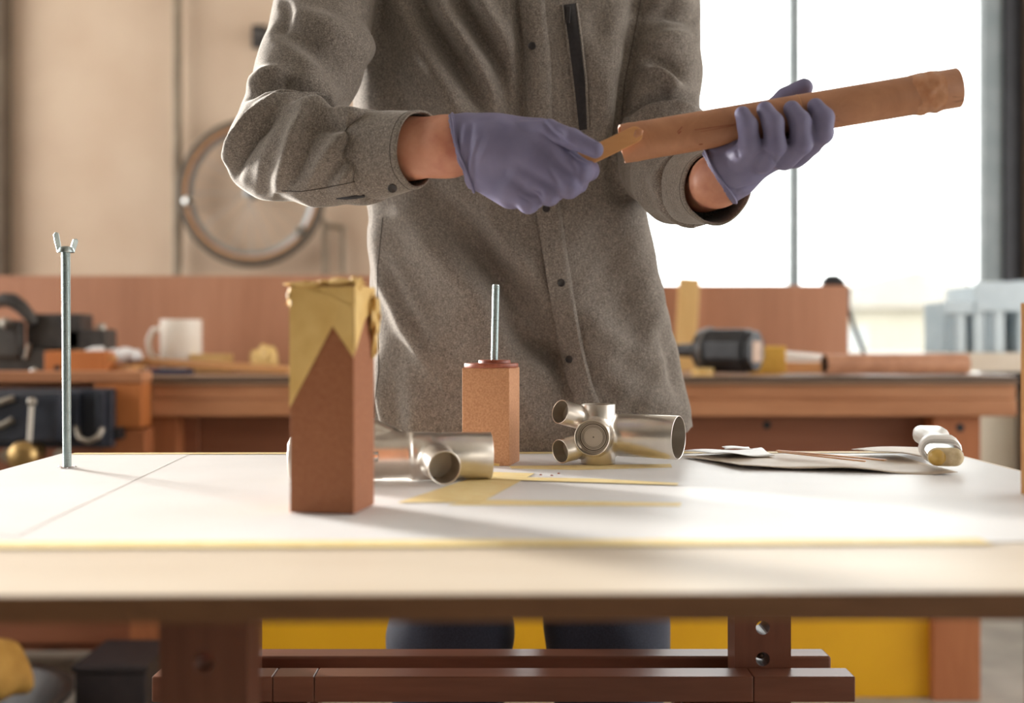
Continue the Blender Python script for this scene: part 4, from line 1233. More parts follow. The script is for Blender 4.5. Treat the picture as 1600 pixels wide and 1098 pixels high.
put('collar', loft([(0.046, 0.028, 0.038, 0), (0.049, 0.032, 0.041, 0), (0.049, 0.034, 0.055, 0), (0.042, 0.031, 0.062, 0)]), M['white_plastic'], br, smooth=50)
put('handle', loft([(0.032, 0.026, 0.060, 0), (0.026, 0.020, 0.075, 0.0), (0.034, 0.022, 0.10, 0), (0.045, 0.022, 0.125, 0), (0.040, 0.019, 0.145, 0), (0.02, 0.012, 0.155, 0)]), M['white_plastic'], br, smooth=60)

# ------------------------------------------------------------------ the person
person = thing('person', 'person in a grey wool shirt and violet gloves working behind the table', 'person', (0.0, 1.74, 0))
YT = 1.725                                 # depth of the trunk's axis
A3 = lambda px_, py_, d: tuple(at(px_, py_, d))

rows = [(-70, 600, 985), (-20, 572, 1008), (60, 563, 1004), (170, 556, 1000), (250, 563, 999), (330, 573, 1003), (430, 577, 1025),
        (520, 584, 1050), (580, 584, 1066), (640, 577, 1080), (700, 571, 1086), (760, 572, 1084)]
rz = np.array([at(0, r[0], YT).z for r in rows])[::-1]
rl = np.array([at(r[1], 0, YT).x for r in rows])[::-1]
rr = np.array([at(r[2], 0, YT).x for r in rows])[::-1]

def trunk(P, grow=0.0):
    z = P[2].ravel()
    xl_, xr_ = np.interp(z, rz, rl), np.interp(z, rz, rr)
    c = ((xl_ + xr_) / 2).astype(np.float32).reshape(P[2].shape)
    a = ((xr_ - xl_) / 2 + grow).astype(np.float32).reshape(P[2].shape)
    b = np.interp(z, [0.78, 0.9, 1.1, 1.3, 1.45, 1.6], [0.128, 0.128, 0.120, 0.128, 0.128, 0.10]).astype(np.float32).reshape(P[2].shape) + grow
    u = np.abs((P[0] - c) / a); w = np.abs((P[1] - YT) / b)
    k = (u ** 2.5 + w ** 2.5) ** (1 / 2.5)
    return (k - 1) * b * 0.95

armR = [(A3(560, -120, 1.70), 0.078), (A3(520, -20, 1.66), 0.073), (A3(478, 110, 1.565), 0.068), (A3(433, 236, 1.475), 0.0605),
        (A3(500, 248, 1.43), 0.0600), (A3(566, 248, 1.40), 0.0550), (A3(620, 240, 1.37), 0.0475)]
armL = [(A3(985, -130, 1.735), 0.080), (A3(1013, -40, 1.735), 0.072), (A3(1024, 120, 1.69), 0.066), (A3(1032, 245, 1.625), 0.0615),
        (A3(1058, 280, 1.53), 0.0540), (A3(1092, 292, 1.45), 0.0475), (A3(1112, 294, 1.41), 0.0455)]
def limbs(P, chain, k=0.014, grow=0.0):
    f = None
    for (a, ra), (b, rb) in zip(chain[:-1], chain[1:]):
        c = cone(P, a, b, ra + grow, rb + grow)
        f = c if f is None else smin(f, c, k)
    return f
def cut(P, p, n):
    return (P[0] - p[0]) * n[0] + (P[1] - p[1]) * n[1] + (P[2] - p[2]) * n[2]
cuffR = (at(574, 247, 1.397), at(654, 232, 1.352))
cuffL = (at(1083, 290, 1.475), at(1121, 292, 1.375))
nR = (cuffR[1] - cuffR[0]).normalized(); nL = (cuffL[1] - cuffL[0]).normalized()
zh = at(0, 690, YT).z                       # hem
def shirt_fn(P):
    t = trunk(P)
    sh = smin(cone(P, (-0.17, YT + 0.01, 1.50), (0.17, YT + 0.01, 1.50), 0.075, 0.075), cone(P, (-0.06, YT, 1.55), (0.06, YT, 1.55), 0.07, 0.07), 0.05)
    t = smin(t, sh, 0.04)
    hem = zh + 0.035 * np.clip(np.abs(P[0] - 0.02) / 0.25, 0, 1) ** 2 - 0.012
    t = np.maximum(t, hem - P[2])
    t = np.maximum(t, P[2] - 1.60)
    r = np.maximum(limbs(P, armR), cut(P, cuffR[0] + nR * 0.012, nR))
    l = np.maximum(limbs(P, armL), cut(P, cuffL[0] + nL * 0.012, nL))
    return smin(smin(t, r, 0.010), l, 0.010)
SV, SF = nets(shirt_fn, (-0.48, 1.33, 0.74), (0.40, 1.90, 1.63), 0.0036)
SV = relax(SV, SF, 2)

# which vertices belong to which piece of the garment
pv = [SV[:, 0].astype(np.float32), SV[:, 1].astype(np.float32), SV[:, 2].astype(np.float32)]
dT, dR, dL = trunk(pv), limbs(pv, armR), limbs(pv, armL)
wT = np.clip((np.minimum(dR, dL) - dT) / 0.02 * 0.5 + 0.5, 0, 1)
wR = np.clip((np.minimum(dT, dL) - dR) / 0.02 * 0.5 + 0.5, 0, 1)
wL = np.clip((np.minimum(dT, dR) - dL) / 0.02 * 0.5 + 0.5, 0, 1)
N = vnormals(SV, SF)
view = np.array([0, 0, ZC]) - SV
view /= np.linalg.norm(view, axis=1)[:, None]
facing = np.clip((N * view).sum(1) / 0.35 + 0.15, 0, 1)
px_ = front_xy(SV)
H = np.zeros(len(SV))
TR = [  # trunk: diagonal drapes from the arm-pit to the button band
    ([(622, -20), (640, 30), (668, 85), (700, 140), (742, 215), (770, 300)], 0.0085, 24, 24),
    ([(646, -20), (675, 40), (712, 95), (748, 165)], -0.009, 16, 16),
    ([(670, -20), (700, 30), (738, 85), (772, 140)], 0.010, 18, 18),
    ([(706, -20), (740, 40), (776, 100), (800, 170)], -0.008, 14, 14),
    ([(735, -20), (765, 30), (795, 70)], 0.008, 16, 16),
    ([(806, -20), (814, 80), (817, 180), (826, 300)], -0.007, 9, 14),
    ([(590, 60), (610, 130), (640, 210), (690, 320)], -0.007, 22, 26),
    ([(588, 360), (604, 440), (636, 510), (676, 580)], 0.007, 14, 26),
    ([(600, 400), (630, 470), (672, 540)], -0.005, 16, 12),
    ([(640, 340), (680, 395), (735, 450), (790, 505)], 0.010, 30, 26),
    ([(712, 340), (760, 410), (815, 480), (872, 550)], -0.013, 20, 28),
    ([(760, 340), (800, 395), (838, 440)], 0.006, 20, 16),
    ([(780, 480), (820, 530), (868, 560), (886, 600)], -0.012, 18, 14),
    ([(700, 480), (750, 540), (800, 600), (840, 680)], 0.005, 32, 32),
    ([(596, 560), (600, 620), (610, 690)], 0.006, 10, 18),
    ([(585, 590), (584, 640), (582, 690)], -0.006, 8, 10),
    ([(640, 600), (650, 650), (655, 700)], 0.005, 18, 22),
    ([(905, 40), (925, 130), (940, 230)], 0.006, 22, 22),
    ([(960, 0), (950, 80), (940, 160), (930, 230)], 0.007, 22, 30),
    ([(1000, 20), (985, 100), (972, 190), (968, 300)], -0.008, 16, 16),
    ([(985, 300), (990, 370), (1010, 450), (1030, 520)], 0.005, 26, 26),
    ([(930, 330), (950, 420), (985, 500), (1000, 600)], -0.004, 40, 36),
    ([(900, 480), (960, 530), (1030, 570)], 0.004, 26, 22),
    ([(930, 560), (980, 610), (1050, 640)], 0.004, 22, 26),
    ([(1035, 520), (1050, 560), (1062, 620)], -0.004, 12, 12),
]
SR = [  # right sleeve (left in the photo)
    ([(350, 262), (366, 222), (396, 186), (432, 164), (500, 166)], 0.0095, 14, 5),
    ([(362, 288), (372, 250), (395, 212), (425, 186)], -0.0070, 10, 7),
    ([(384, 150), (410, 134), (445, 126), (490, 146), (520, 168)], -0.0100, 7, 9),
    ([(384, 140), (415, 120), (445, 112)], 0.0065, 6, 12),
    ([(402, 168), (440, 150), (480, 158), (512, 170)], 0.0060, 7, 7),
    ([(436, 292), (450, 250), (466, 208), (482, 178), (512, 163)], 0.0065, 7, 14),
    ([(452, 290), (470, 250), (488, 205)], -0.0045, 9, 12),
    ([(482, 290), (510, 250), (540, 208)], 0.0050, 9, 12),
    ([(505, 288), (530, 255), (556, 222)], -0.0035, 9, 9),
    ([(528, 290), (550, 260), (570, 236)], 0.0040, 8, 10),
    ([(404, 290), (414, 250), (432, 210)], 0.0035, 10, 12),
    ([(492, 196), (530, 196), (572, 206)], -0.0055, 12, 8),
    ([(500, 178), (540, 178), (572, 184)], 0.0050, 8, 10),
    ([(450, 20), (500, 40), (550, 70), (580, 110)], 0.0080, 16, 20),
    ([(440, 40), (480, 66), (520, 100), (540, 140)], -0.0055, 18, 16),
    ([(430, 66), (470, 92), (500, 122)], 0.0045, 14, 16),
    ([(540, 20), (565, 60), (578, 110), (570, 150)], 0.0060, 18, 10),
    ([(444, 0), (452, 24), (440, 44)], -0.0050, 10, 8),
]
SL = [  # left sleeve (right in the photo)
    ([(1090, 176), (1050, 168), (1010, 176), (985, 190)], 0.0075, 10, 8),
    ([(1094, 160), (1060, 150), (1015, 158), (985, 176)], -0.0085, 9, 10),
    ([(1060, 142), (1035, 122), (1012, 110)], 0.0080, 10, 10),
    ([(1066, 120), (1040, 100), (1010, 90)], -0.0050, 12, 12),
    ([(1080, 60), (1040, 62), (1000, 80)], 0.0060, 14, 14),
    ([(1082, 30), (1040, 20), (1005, 26)], -0.0055, 10, 10),
    ([(1076, 5), (1045, -5), (1010, 8)], 0.0050, 12, 12),
    ([(1010, 250), (1030, 290), (1060, 320)], 0.0030, 14, 14),
]
for lst, w in ((TR, wT), (SR, wR), (SL, wL)):
    for pts, amp, w1, w2 in lst:
        H += (2.8 if lst is TR else 2.6 if lst is SL else 1.9) * fold(px_, pts, amp, w1, w2) * w * facing
# cloth is never quite smooth
H += 0.0011 * np.sin(SV[:, 0] * 55 + SV[:, 2] * 31) * np.sin(SV[:, 2] * 47 - SV[:, 1] * 60) + 0.0007 * np.sin(SV[:, 0] * 120 - SV[:, 2] * 83 + SV[:, 1] * 70)
back = 1 - facing
H += back * 0.004 * np.sin(SV[:, 0] * 22 + SV[:, 2] * 14)
SV = SV + N * H[:, None]
SV = relax(SV, SF, 1, 0.4)
shirt = mesh_obj('shirt', SV, SF, M['shirt'], person, smooth=180)
shirt['label'] = 'heathered grey-brown wool shirt with dark buttons'
SN = vnormals(SV, SF)
bvh = BVHTree.FromPolygons([Vector(q) for q in SV], SF.tolist())
def cloth(px__, py__, off=0.0):
    o = Vector((0, 0, ZC))
    d = (at(px__, py__, 1.0) - o).normalized()
    hit, n, i, _ = bvh.ray_cast(o, d)
    if hit is None:
        return at(px__, py__, YT - 0.12), Vector((0, -1, 0))
    if n.dot(d) > 0: n = -n
    return hit + n * off, n

def resample(pts, n):
    pts = [Vector((p[0], p[1])) for p in pts]
    seg = [(b - a).length for a, b in zip(pts[:-1], pts[1:])]
    tot = sum(seg); out = []
    for k in range(n):
        s = tot * k / (n - 1); i = 0
        while i < len(seg) - 1 and s > seg[i]:
            s -= seg[i]; i += 1
        out.append(pts[i].lerp(pts[i + 1], min(1, s / seg[i])))
    return out

def strip(name, left, right, n, m, off, mat, edge=0.0, th=0.0, parent=None, lift=0.0, wall=False):
    """band of cloth lying on the shirt between two lines; smoothed so that it spans the small wrinkles"""
    L, Rr = resample(left, n), resample(right, n)
    D = np.zeros((n, m)); base = {}
    for i in range(n):
        for j in range(m):
            p2 = L[i].lerp(Rr[i], j / (m - 1))
            h, nn = cloth(p2.x, p2.y)
            D[i, j] = h.y; base[i, j] = p2
    for _ in range(2):
        E = D.copy()
        E[1:-1] = 0.25 * D[:-2] + 0.5 * D[1:-1] + 0.25 * D[2:]
        D = np.minimum(E, D + 0.001)
    g = Geo()
    for i in range(n):
        for j in range(m):
            o = off * (1.0 if (0 < j < m - 1 or (wall and j == 0)) else 0.25) + lift
            g.v.append(at(base[i, j].x, base[i, j].y, D[i, j] - o))
    for i in range(n - 1):
        for j in range(m - 1):
            k = i * m + j
            g.f.append((k, k + m, k + m + 1, k + 1))
    if wall:                               # turned-under left edge
        k0 = len(g.v)
        for i in range(n):
            g.v.append(at(base[i, 0].x + 1.5, base[i, 0].y, D[i, 0] + 0.003))
        for i in range(n - 1):
            g.f.append((i * m, k0 + i, k0 + i + 1, (i + 1) * m))
    return put(name, g, mat, parent or shirt, smooth=50)
edge = [(808, -30), (814, 30), (821, 90), (824, 180), (828, 260), (838, 330), (852, 420), (862, 480), (874, 545), (888, 600), (902, 634), (916, 690)]
strip('button_band', edge, [(x + 40 - 0.004 * max(0, y), y) for x, y in edge], 80, 9, 0.0070, M['shirt'], wall=True)
def seam(name, pts, n=60, r=0.0006, mat='zip', off=0.0002, rad_px=None):
    P_ = resample(pts, n)
    g = Geo().tube([cloth(p.x, p.y, off)[0] for p in P_], r, 6)
    return put(name, g, M[mat], shirt, smooth=80)
M['stitch'] = speckle('dark_stitching', (62, 56, 50), (74, 66, 60), 200, 0.9)
seam('stitching', [(440, 298), (470, 299), (505, 294), (563, 282)], 30, 0.0006, 'stitch')
seam('side_seam', [(598, 340), (590, 420), (590, 500), (592, 580), (584, 640), (580, 690)], 60, 0.0007, 'stitch')
seam('armhole_seam', [(1003, -10), (990, 60), (976, 130), (972, 180)], 40, 0.0006, 'stitch')
for bx_, by_ in ((833, 73), (853, 326), (875, 442), (893, 562)):
    hh, nn = cloth(bx_, by_, 0.0064)
    nn = (nn + Vector((0, -2.0, 0))).normalized()
    b_ = put('button', Geo().lathe([(0, -0.001), (0.0052, -0.001), (0.0056, 0.0006), (0.0050, 0.0020), (0.0036, 0.0014), (0, 0.0012)], 20, frame(hh, nn)), M['button'], shirt, smooth=40)
# chest pocket zip
zl = [(880, 8), (888, 60), (897, 130), (905, 204)]
zr_ = [(899, 5), (906, 55), (914, 125), (917, 202)]
strip('zip_pocket', zl, zr_, 40, 5, 0.0018, M['zip'], lift=0.0022)
strip('zip_edge', [(x - 4, y) for x, y in zl], [(x + 1, y) for x, y in zl], 40, 3, 0.003, M['shirt'], lift=0.001)
strip('zip_edge', [(x - 1, y) for x, y in zr_], [(x + 4, y) for x, y in zr_], 40, 3, 0.003, M['shirt'], lift=0.001)
hh, nn = cloth(887, 24, 0.007)
put('zip_pull', Geo().box((-0.003, -0.0015, -0.014), (0.003, 0.0015, 0.010), frame(hh, Vector((0.05, 0, 1)), (1, 0, 0))), M['button'], shirt, bevel=0.001)

# cuffs: open bands of cloth, hollow inside
def cuff(a, b, ra, rb, ell, slant, name='cuff', tall=Vector((0, 0, 1))):
    ax = (b - a); L = ax.length; ax.normalize()
    Mc = frame(a, ax, tall)
    prof = [(0.0, 1.0, 0), (0.15, 1.03, 0), (0.5, 1.02, 0), (0.85, 1.0, 0), (0.96, 1.0, 0.0008), (1.0, 1.0, 0.0004), (1.01, 0.97, 0), (1.0, 0.945, 0), (0.9, 0.93, 0), (0.5, 0.93, 0), (0.0, 0.93, 0)]
    seg = 64
    g = Geo()
    for t, k, e in prof:
        for s in range(seg):
            an = 2 * math.pi * s / seg
            r = (ra + (rb - ra) * t) * k + e
            wob = 1 + 0.018 * math.sin(3 * an + 4 * t) + 0.012 * math.sin(5 * an + 1 + 3 * t)
            x, y = r * math.cos(an) * ell[0] * wob, r * math.sin(an) * ell[1] * wob
            g.v.append(Mc @ Vector((x, y, L * t + slant[0] * x * t + slant[1] * y * t)))
    n = len(prof)
    for i in range(n - 1):
        for s in range(seg):
            s2 = (s + 1) % seg
            g.f.append((i * seg + s, i * seg + s2, (i + 1) * seg + s2, (i + 1) * seg + s))
    o = put(name, g, M['shirt'], shirt, smooth=70)
    # topstitching near the rim and at the seam
    for t in (0.9, 0.06):
        k = np.interp(t, [q[0] for q in prof[:6]], [q[1] for q in prof[:6]])
        pts = []
        for s in range(seg + 1):
            an = 2 * math.pi * s / seg
            r = (ra + (rb - ra) * t) * k + 0.0003
            wob = 1 + 0.018 * math.sin(3 * an + 4 * t) + 0.012 * math.sin(5 * an + 1 + 3 * t)
            x, y = r * math.cos(an) * ell[0] * wob, r * math.sin(an) * ell[1] * wob
            pts.append(Mc @ Vector((x, y, L * t + slant[0] * x * t + slant[1] * y * t)))
        put('stitching', Geo().tube(pts, 0.0005, 5, caps=False), M['stitch'], shirt, smooth=80)
    return Mc
McR = cuff(cuffR[0], cuffR[1], 0.0535, 0.0445, (1.0, 0.92), (0.20, 0.0))
McL = cuff(cuffL[0], cuffL[1], 0.0490, 0.0450, (1.0, 0.95), (0.10, 0.0))
def cuff_button(p, n):
    put('button', Geo().lathe([(0, -0.001), (0.0052, -0.001), (0.0056, 0.0006), (0.0050, 0.0020), (0.0036, 0.0014), (0, 0.0012)], 20, frame(p, n)), M['button'], shirt, smooth=40)
cpt = at(613, 294, 1.325)
cuff_button(cpt + Vector((0, 0.0, 0)), Vector((0.1, -0.8, -0.5)))
# sleeve slit below the cuff
put('sleeve_slit', Geo().tube([cloth(526, 310)[0], cloth(540, 309)[0], cloth(556, 307)[0], cloth(570, 305)[0]], [0.0008, 0.0024, 0.0030, 0.0026], 10), M['zip'], shirt, smooth=60)

# ---- gloves
def hand(bones, palm, lo, hi, kp=0.014, kf=0.005, extra=None, h=0.0014):
    def fn(P):
        f = None
        for a, b, ra, rb in palm:
            c = cone(P, A3(*a), A3(*b), ra, rb)
            f = c if f is None else smin(f, c, kp)
        for q_, ch in enumerate(bones):
            fc_ = None
            for (a, ra), (b, rb) in zip(ch[:-1], ch[1:]):
                c = cone(P, A3(*a), A3(*b), ra, rb)
                fc_ = c if fc_ is None else smin(fc_, c, 0.004)
            f = smin(f, fc_, kf if q_ < 4 else 0.002)
        if extra:
            f = extra(P, f)
        return f
    v, fc = nets(fn, lo, hi, h)
    return relax(v, fc, 2), fc
# right hand (left in the photo): fist round the spatula, back of the hand to the camera
bonesR = [
    [((846, 222, 1.300), 0.0165), ((908, 268, 1.284), 0.0135), ((920, 266, 1.302), 0.0115), ((897, 252, 1.318), 0.0100)],
    [((832, 250, 1.296), 0.0165), ((889, 291, 1.284), 0.0135), ((902, 286, 1.297), 0.0115), ((878, 268, 1.318), 0.0100)],
    [((814, 274, 1.300), 0.0160), ((858, 303, 1.290), 0.0130), ((868, 298, 1.303), 0.0110), ((846, 282, 1.322), 0.0095)],
    [((800, 294, 1.302), 0.0145), ((826, 317, 1.296), 0.0118), ((836, 312, 1.311), 0.0100), ((816, 298, 1.328), 0.0090)],
    [((806, 212, 1.316), 0.0170), ((858, 202, 1.292), 0.0110), ((894, 217, 1.272), 0.0112), ((930, 234, 1.262), 0.0094)],
]
palmR = [((712, 226, 1.345), (770, 230, 1.325), 0.0340, 0.0340), ((770, 230, 1.325), (836, 240, 1.308), 0.0340, 0.0280),
         ((735, 255, 1.338), (800, 296, 1.312), 0.0240, 0.0225), ((732, 200, 1.345), (846, 202, 1.318), 0.0155, 0.0130), ((800, 250, 1.315), (850, 262, 1.300), 0.026, 0.022)]
def trimR(P, f):
    n = Vector((1.0, -0.10, 0.28)).normalized()
    return np.maximum(f, -cut(P, A3(716, 228, 1.345), n))
GV, GF = hand(bonesR, palmR, (-0.085, 1.235, 1.07), (0.125, 1.40, 1.24), extra=trimR)
gp = front_xy(GV); gn = vnormals(GV, GF)
Hg = np.zeros(len(GV))
for pts, amp, w1, w2 in [
    ([(728, 196), (722, 230), (714, 272)], 0.0022, 5, 5), ([(738, 196), (732, 235), (724, 276)], -0.0020, 4, 4), ([(748, 212), (736, 250), (732, 284)], 0.0013, 4, 4),
    ([(756, 205), (742, 245), (740, 286)], -0.0010, 3, 3), ([(765, 215), (750, 250)], 0.0010, 3, 3),
    ([(851, 190), (862, 206), (880, 222), (905, 244), (918, 250)], -0.0045, 5, 4), ([(866, 196), (874, 206)], -0.0012, 3, 3), ([(873, 199), (881, 210)], -0.0012, 3, 3),
    ([(840, 208), (868, 226), (896, 252)], 0.0026, 10, 12), ([(884, 232), (900, 262), (905, 280)], -0.0018, 5, 5), ([(858, 262), (868, 280), (876, 296)], -0.0018, 5, 5),
    ([(824, 300), (838, 306), (846, 318)], -0.0022, 3, 3), ([(832, 296), (844, 300), (848, 310)], -0.0018, 3, 3), ([(812, 305), (830, 316)], -0.0012, 3, 3),
    ([(815, 284), (822, 292)], -0.0012, 8, 8), ([(902, 284), (912, 292), (914, 300)], -0.0016, 4, 4), ([(898, 270), (908, 282)], -0.001, 3, 3)]:
    Hg += fold(gp, pts, amp, w1, w2)
ddR = (GV - np.array(A3(716, 228, 1.345))) @ np.array(Vector((1.0, -0.10, 0.28)).normalized())
flare = 0.0022 * np.exp(-(ddR / 0.006) ** 2) * (ddR > 0.0006)
fg = np.clip((gn * (np.array([0, 0, ZC]) - GV) / np.linalg.norm(GV, axis=1)[:, None]).sum(1) * 3, 0, 1)
GV = GV + gn * (Hg * fg + flare)[:, None]
gR = mesh_obj('glove', GV, GF, M['glove'], person, smooth=180)
# rolled rim of the glove
def rim(pts_px, r, parent):
    n = len(pts_px)
    P_ = [at(*p) for p in pts_px]
    g = Geo(); pts = P_ + [P_[0], P_[1]]
    return put('rolled_rim', g.tube(P_ + [P_[0]], r, 8, caps=False), M['glove'], parent, smooth=80)
def rim_ring(mesh_v, p, n, r, parent, band=0.004, seg=56, out=0.0008, rr_=0.0016):
    """bead following the open end of the glove"""
    p, n = Vector(p), Vector(n).normalized()
    V = np.array(mesh_v); dd = (V - np.array(p)) @ np.array(n)
    sel = V[(dd > 0.0025) & (dd < 0.010)]
    c = sel.mean(0)
    Mx = frame(Vector(c), n)
    inv = Mx.inverted()
    loc = np.array([tuple(inv @ Vector(q)) for q in sel])
    an = np.arctan2(loc[:, 1], loc[:, 0]); rad = np.hypot(loc[:, 0], loc[:, 1])
    pts = []
    for s in range(seg + 1):
        a = -math.pi + 2 * math.pi * s / seg
        w = np.exp(-(((an - a + math.pi) % (2 * math.pi) - math.pi) / 0.10) ** 2)
        keep = rad > np.average(rad, weights=w + 1e-9) * 0.8
        r_ = np.average(rad[keep], weights=w[keep] + 1e-9) + out
        pts.append(Mx @ Vector((r_ * math.cos(a), r_ * math.sin(a), -band * 0.6 + 0.0012 * math.sin(3 * a))))
    return put('rolled_rim', Geo().tube(pts, rr_, 8, caps=False), M['glove'], parent, smooth=80)
rim_ring(GV, A3(716, 228, 1.345), (1.0, -0.10, 0.28), 0.0016, gR)

# left hand (right in the photo): palm up under the tube, fingers over its front
bonesL = [
    [((1158, 246, 1.300), 0.0150), ((1171, 226, 1.277), 0.0118), ((1168, 196, 1.270), 0.0108), ((1160, 178, 1.275), 0.0088)],
    [((1192, 250, 1.298), 0.0150), ((1211, 228, 1.273), 0.0122), ((1208, 192, 1.268), 0.0115), ((1195, 171, 1.276), 0.0092)],
    [((1225, 246, 1.303), 0.0150), ((1252, 224, 1.276), 0.0125), ((1250, 190, 1.271), 0.0118), ((1237, 170, 1.279), 0.0094)],
    [((1255, 232, 1.318), 0.0145), ((1285, 208, 1.277), 0.0120), ((1287, 184, 1.274), 0.0114), ((1274, 166, 1.281), 0.0092)],
    [((1178, 232, 1.352), 0.0190), ((1200, 182, 1.358), 0.0150), ((1228, 153, 1.350), 0.0120), ((1256, 137, 1.342), 0.0108)],
]
palmL = [((1118, 285, 1.352), (1145, 264, 1.335), 0.0310, 0.0320), ((1145, 264, 1.335), (1178, 243, 1.322), 0.0310, 0.0235),
         ((1178, 248, 1.322), (1240, 236, 1.330), 0.0200, 0.0165), ((1240, 236, 1.330), (1266, 224, 1.335), 0.0165, 0.0145), ((1140, 250, 1.332), (1160, 240, 1.312), 0.026, 0.019)]
tube_a, tube_b = at(971, 225, 1.322), at(1497, 137, 1.297)
TRAD = 0.0222
def trimL(P, f):
    n = Vector((0.82, -0.25, 0.50)).normalized()
    f = np.maximum(f, -cut(P, A3(1124, 282, 1.352), n))
    return np.maximum(f, -(cone(P, tube_a, tube_b, TRAD - 0.0005, TRAD - 0.0005)))
LV, LF = hand(bonesL, palmL, (0.195, 1.225, 1.08), (0.40, 1.42, 1.27), extra=trimL)
lp = front_xy(LV); ln = vnormals(LV, LF)
Hl = np.zeros(len(LV))
for pts, amp, w1, w2 in [
    ([(1102, 268), (1122, 290), (1150, 297), (1185, 288)], -0.0026, 3, 3), ([(1106, 282), (1124, 302), (1150, 306)], 0.0016, 5, 5), ([(1112, 284), (1128, 300), (1148, 304)], -0.0016, 2.5, 2.5),
    ([(1152, 222), (1149, 234), (1154, 244)], -0.0030, 3, 3), ([(1190, 232), (1204, 248), (1216, 258)], -0.0028, 3, 3), ([(1200, 236), (1212, 250)], -0.002, 3, 3),
    ([(1118, 240), (1112, 262)], 0.001, 5, 5), ([(1240, 170), (1246, 200), (1244, 236)], 0.0008, 4, 4)]:
    Hl += fold(lp, pts, amp, w1, w2)
ddL = (LV - np.array(A3(1124, 282, 1.352))) @ np.array(Vector((0.82, -0.25, 0.50)).normalized())
flareL = 0.0020 * np.exp(-(ddL / 0.006) ** 2) * (ddL > 0.0006)
fl = np.clip((ln * (np.array([0, 0, ZC]) - LV) / np.linalg.norm(LV, axis=1)[:, None]).sum(1) * 3, 0, 1)
LV = LV + ln * (Hl * fl + flareL)[:, None]
gL = mesh_obj('glove', LV, LF, M['glove'], person, smooth=180)
rim_ring(LV, A3(1124, 282, 1.352), (0.82, -0.25, 0.50), 0.0016, gL)

# ---- body: head, neck, trunk and arms down to the gloved hands, one skin
def body_fn(P):
    t = trunk(P, -0.055)
    t = np.maximum(t, P[2] - 1.50)
    t = smin(t, cone(P, (-0.16, YT + 0.01, 1.50), (0.16, YT + 0.01, 1.50), 0.055, 0.055), 0.05)
    hx_ = -0.005
    t = smin(t, cone(P, (hx_, YT + 0.01, 1.52), (hx_, YT - 0.03, 1.66), 0.062, 0.056), 0.04)
    hd = smin(ellip(P, (hx_, YT - 0.035, 1.775), (0.076, 0.098, 0.108)), ellip(P, (hx_, YT - 0.085, 1.70), (0.052, 0.055, 0.062)), 0.03)
    hd = smin(hd, cone(P, (hx_, YT - 0.128, 1.772), (hx_, YT - 0.150, 1.738), 0.009, 0.015), 0.012)
    for s in (-1, 1):
        hd = smin(hd, ellip(P, (hx_ + s * 0.077, YT - 0.02, 1.755), (0.010, 0.020, 0.032)), 0.008)
        hd = -smin(-hd, ellip(P, (hx_ + s * 0.031, YT - 0.142, 1.772), (0.018, 0.014, 0.012)), 0.012)
        hd = smin(hd, ellip(P, (hx_ + s * 0.031, YT - 0.120, 1.770), (0.013, 0.012, 0.012)), 0.003)
    hd = smin(hd, cone(P, (hx_ - 0.020, YT - 0.131, 1.705), (hx_ + 0.020, YT - 0.131, 1.705), 0.008, 0.008), 0.006)
    t = smin(t, hd, 0.02)
    aR = armR[:4]; aL = armL[:4]
    fR = [(armR[3][0], 0.044), (A3(560, 246, 1.42), 0.040), (A3(640, 232, 1.372), 0.0355), (A3(700, 228, 1.348), 0.0335), (A3(745, 228, 1.335), 0.030)]
    fL = [(armL[3][0], 0.044), (A3(1060, 285, 1.53), 0.040), (A3(1100, 288, 1.42), 0.0320), (A3(1122, 282, 1.360), 0.0300), (A3(1145, 266, 1.338), 0.027)]
    for ch in ([(a, r - 0.018) for a, r in aR], [(a, r - 0.018) for a, r in aL], fR, fL):
        t = smin(t, limbs(P, ch), 0.012)
    # tendons of the wrist
    t = smin(t, cone(P, A3(650, 204, 1.355), A3(715, 200, 1.335), 0.009, 0.008), 0.012)
    t = smin(t, cone(P, A3(648, 262, 1.352), A3(705, 262, 1.338), 0.010, 0.010), 0.012)
    t = np.maximum(t, 0.86 - P[2])
    return t
BV, BF = nets(body_fn, (-0.45, 1.28, 0.84), (0.36, 1.90, 1.92), 0.0056)
BV = relax(BV, BF, 2)
body = mesh_obj('body', BV, BF, M['skin'], person, smooth=180)
def hair_fn(P):
    f = ellip(P, (-0.005, YT - 0.022, 1.795), (0.086, 0.100, 0.104))
    f = f + 0.002 * np.sin(P[0] * 160) * np.sin(P[1] * 90)
    keep = (P[2] - 1.72) + (P[1] - (YT - 0.11)) * 0.0
    face = ellip(P, (-0.005, YT - 0.13, 1.745), (0.075, 0.075, 0.095))
    return np.maximum(np.maximum(f, 1.70 - P[2]), -face)
HV, HF = nets(hair_fn, (-0.12, 1.55, 1.66), (0.11, 1.86, 1.93), 0.006)
mesh_obj('hair', relax(HV, HF, 1), HF, M['hair'], person, smooth=180)

# ---- jeans and shoes
zk = at(0, 1000, 1.72).z
def jeans_fn(P):
    f = cone(P, (-0.10, YT + 0.01, 0.84), (0.13, YT + 0.01, 0.84), 0.100, 0.100)
    f = np.maximum(f, P[2] - 0.88)
    for kx, hx2 in ((at(703, 0, 1.72).x, -0.075), (at(950, 0, 1.72).x, 0.115)):
        l = smin(cone(P, (hx2, YT + 0.01, 0.80), (kx, YT, zk), 0.100, 0.088), cone(P, (kx, YT, zk), (kx + (0.01 if kx > 0 else -0.01), YT + 0.03, 0.10), 0.088, 0.072), 0.03)
        l = np.maximum(l, 0.035 - P[2])
        f = smin(f, l, 0.02)
    return f + 0.0022 * np.sin(P[2] * 70 + P[0] * 30) * np.sin(P[0] * 40 + 2)
JV, JF = nets(jeans_fn, (-0.25, 1.55, 0.02), (0.30, 1.90, 0.95), 0.006)
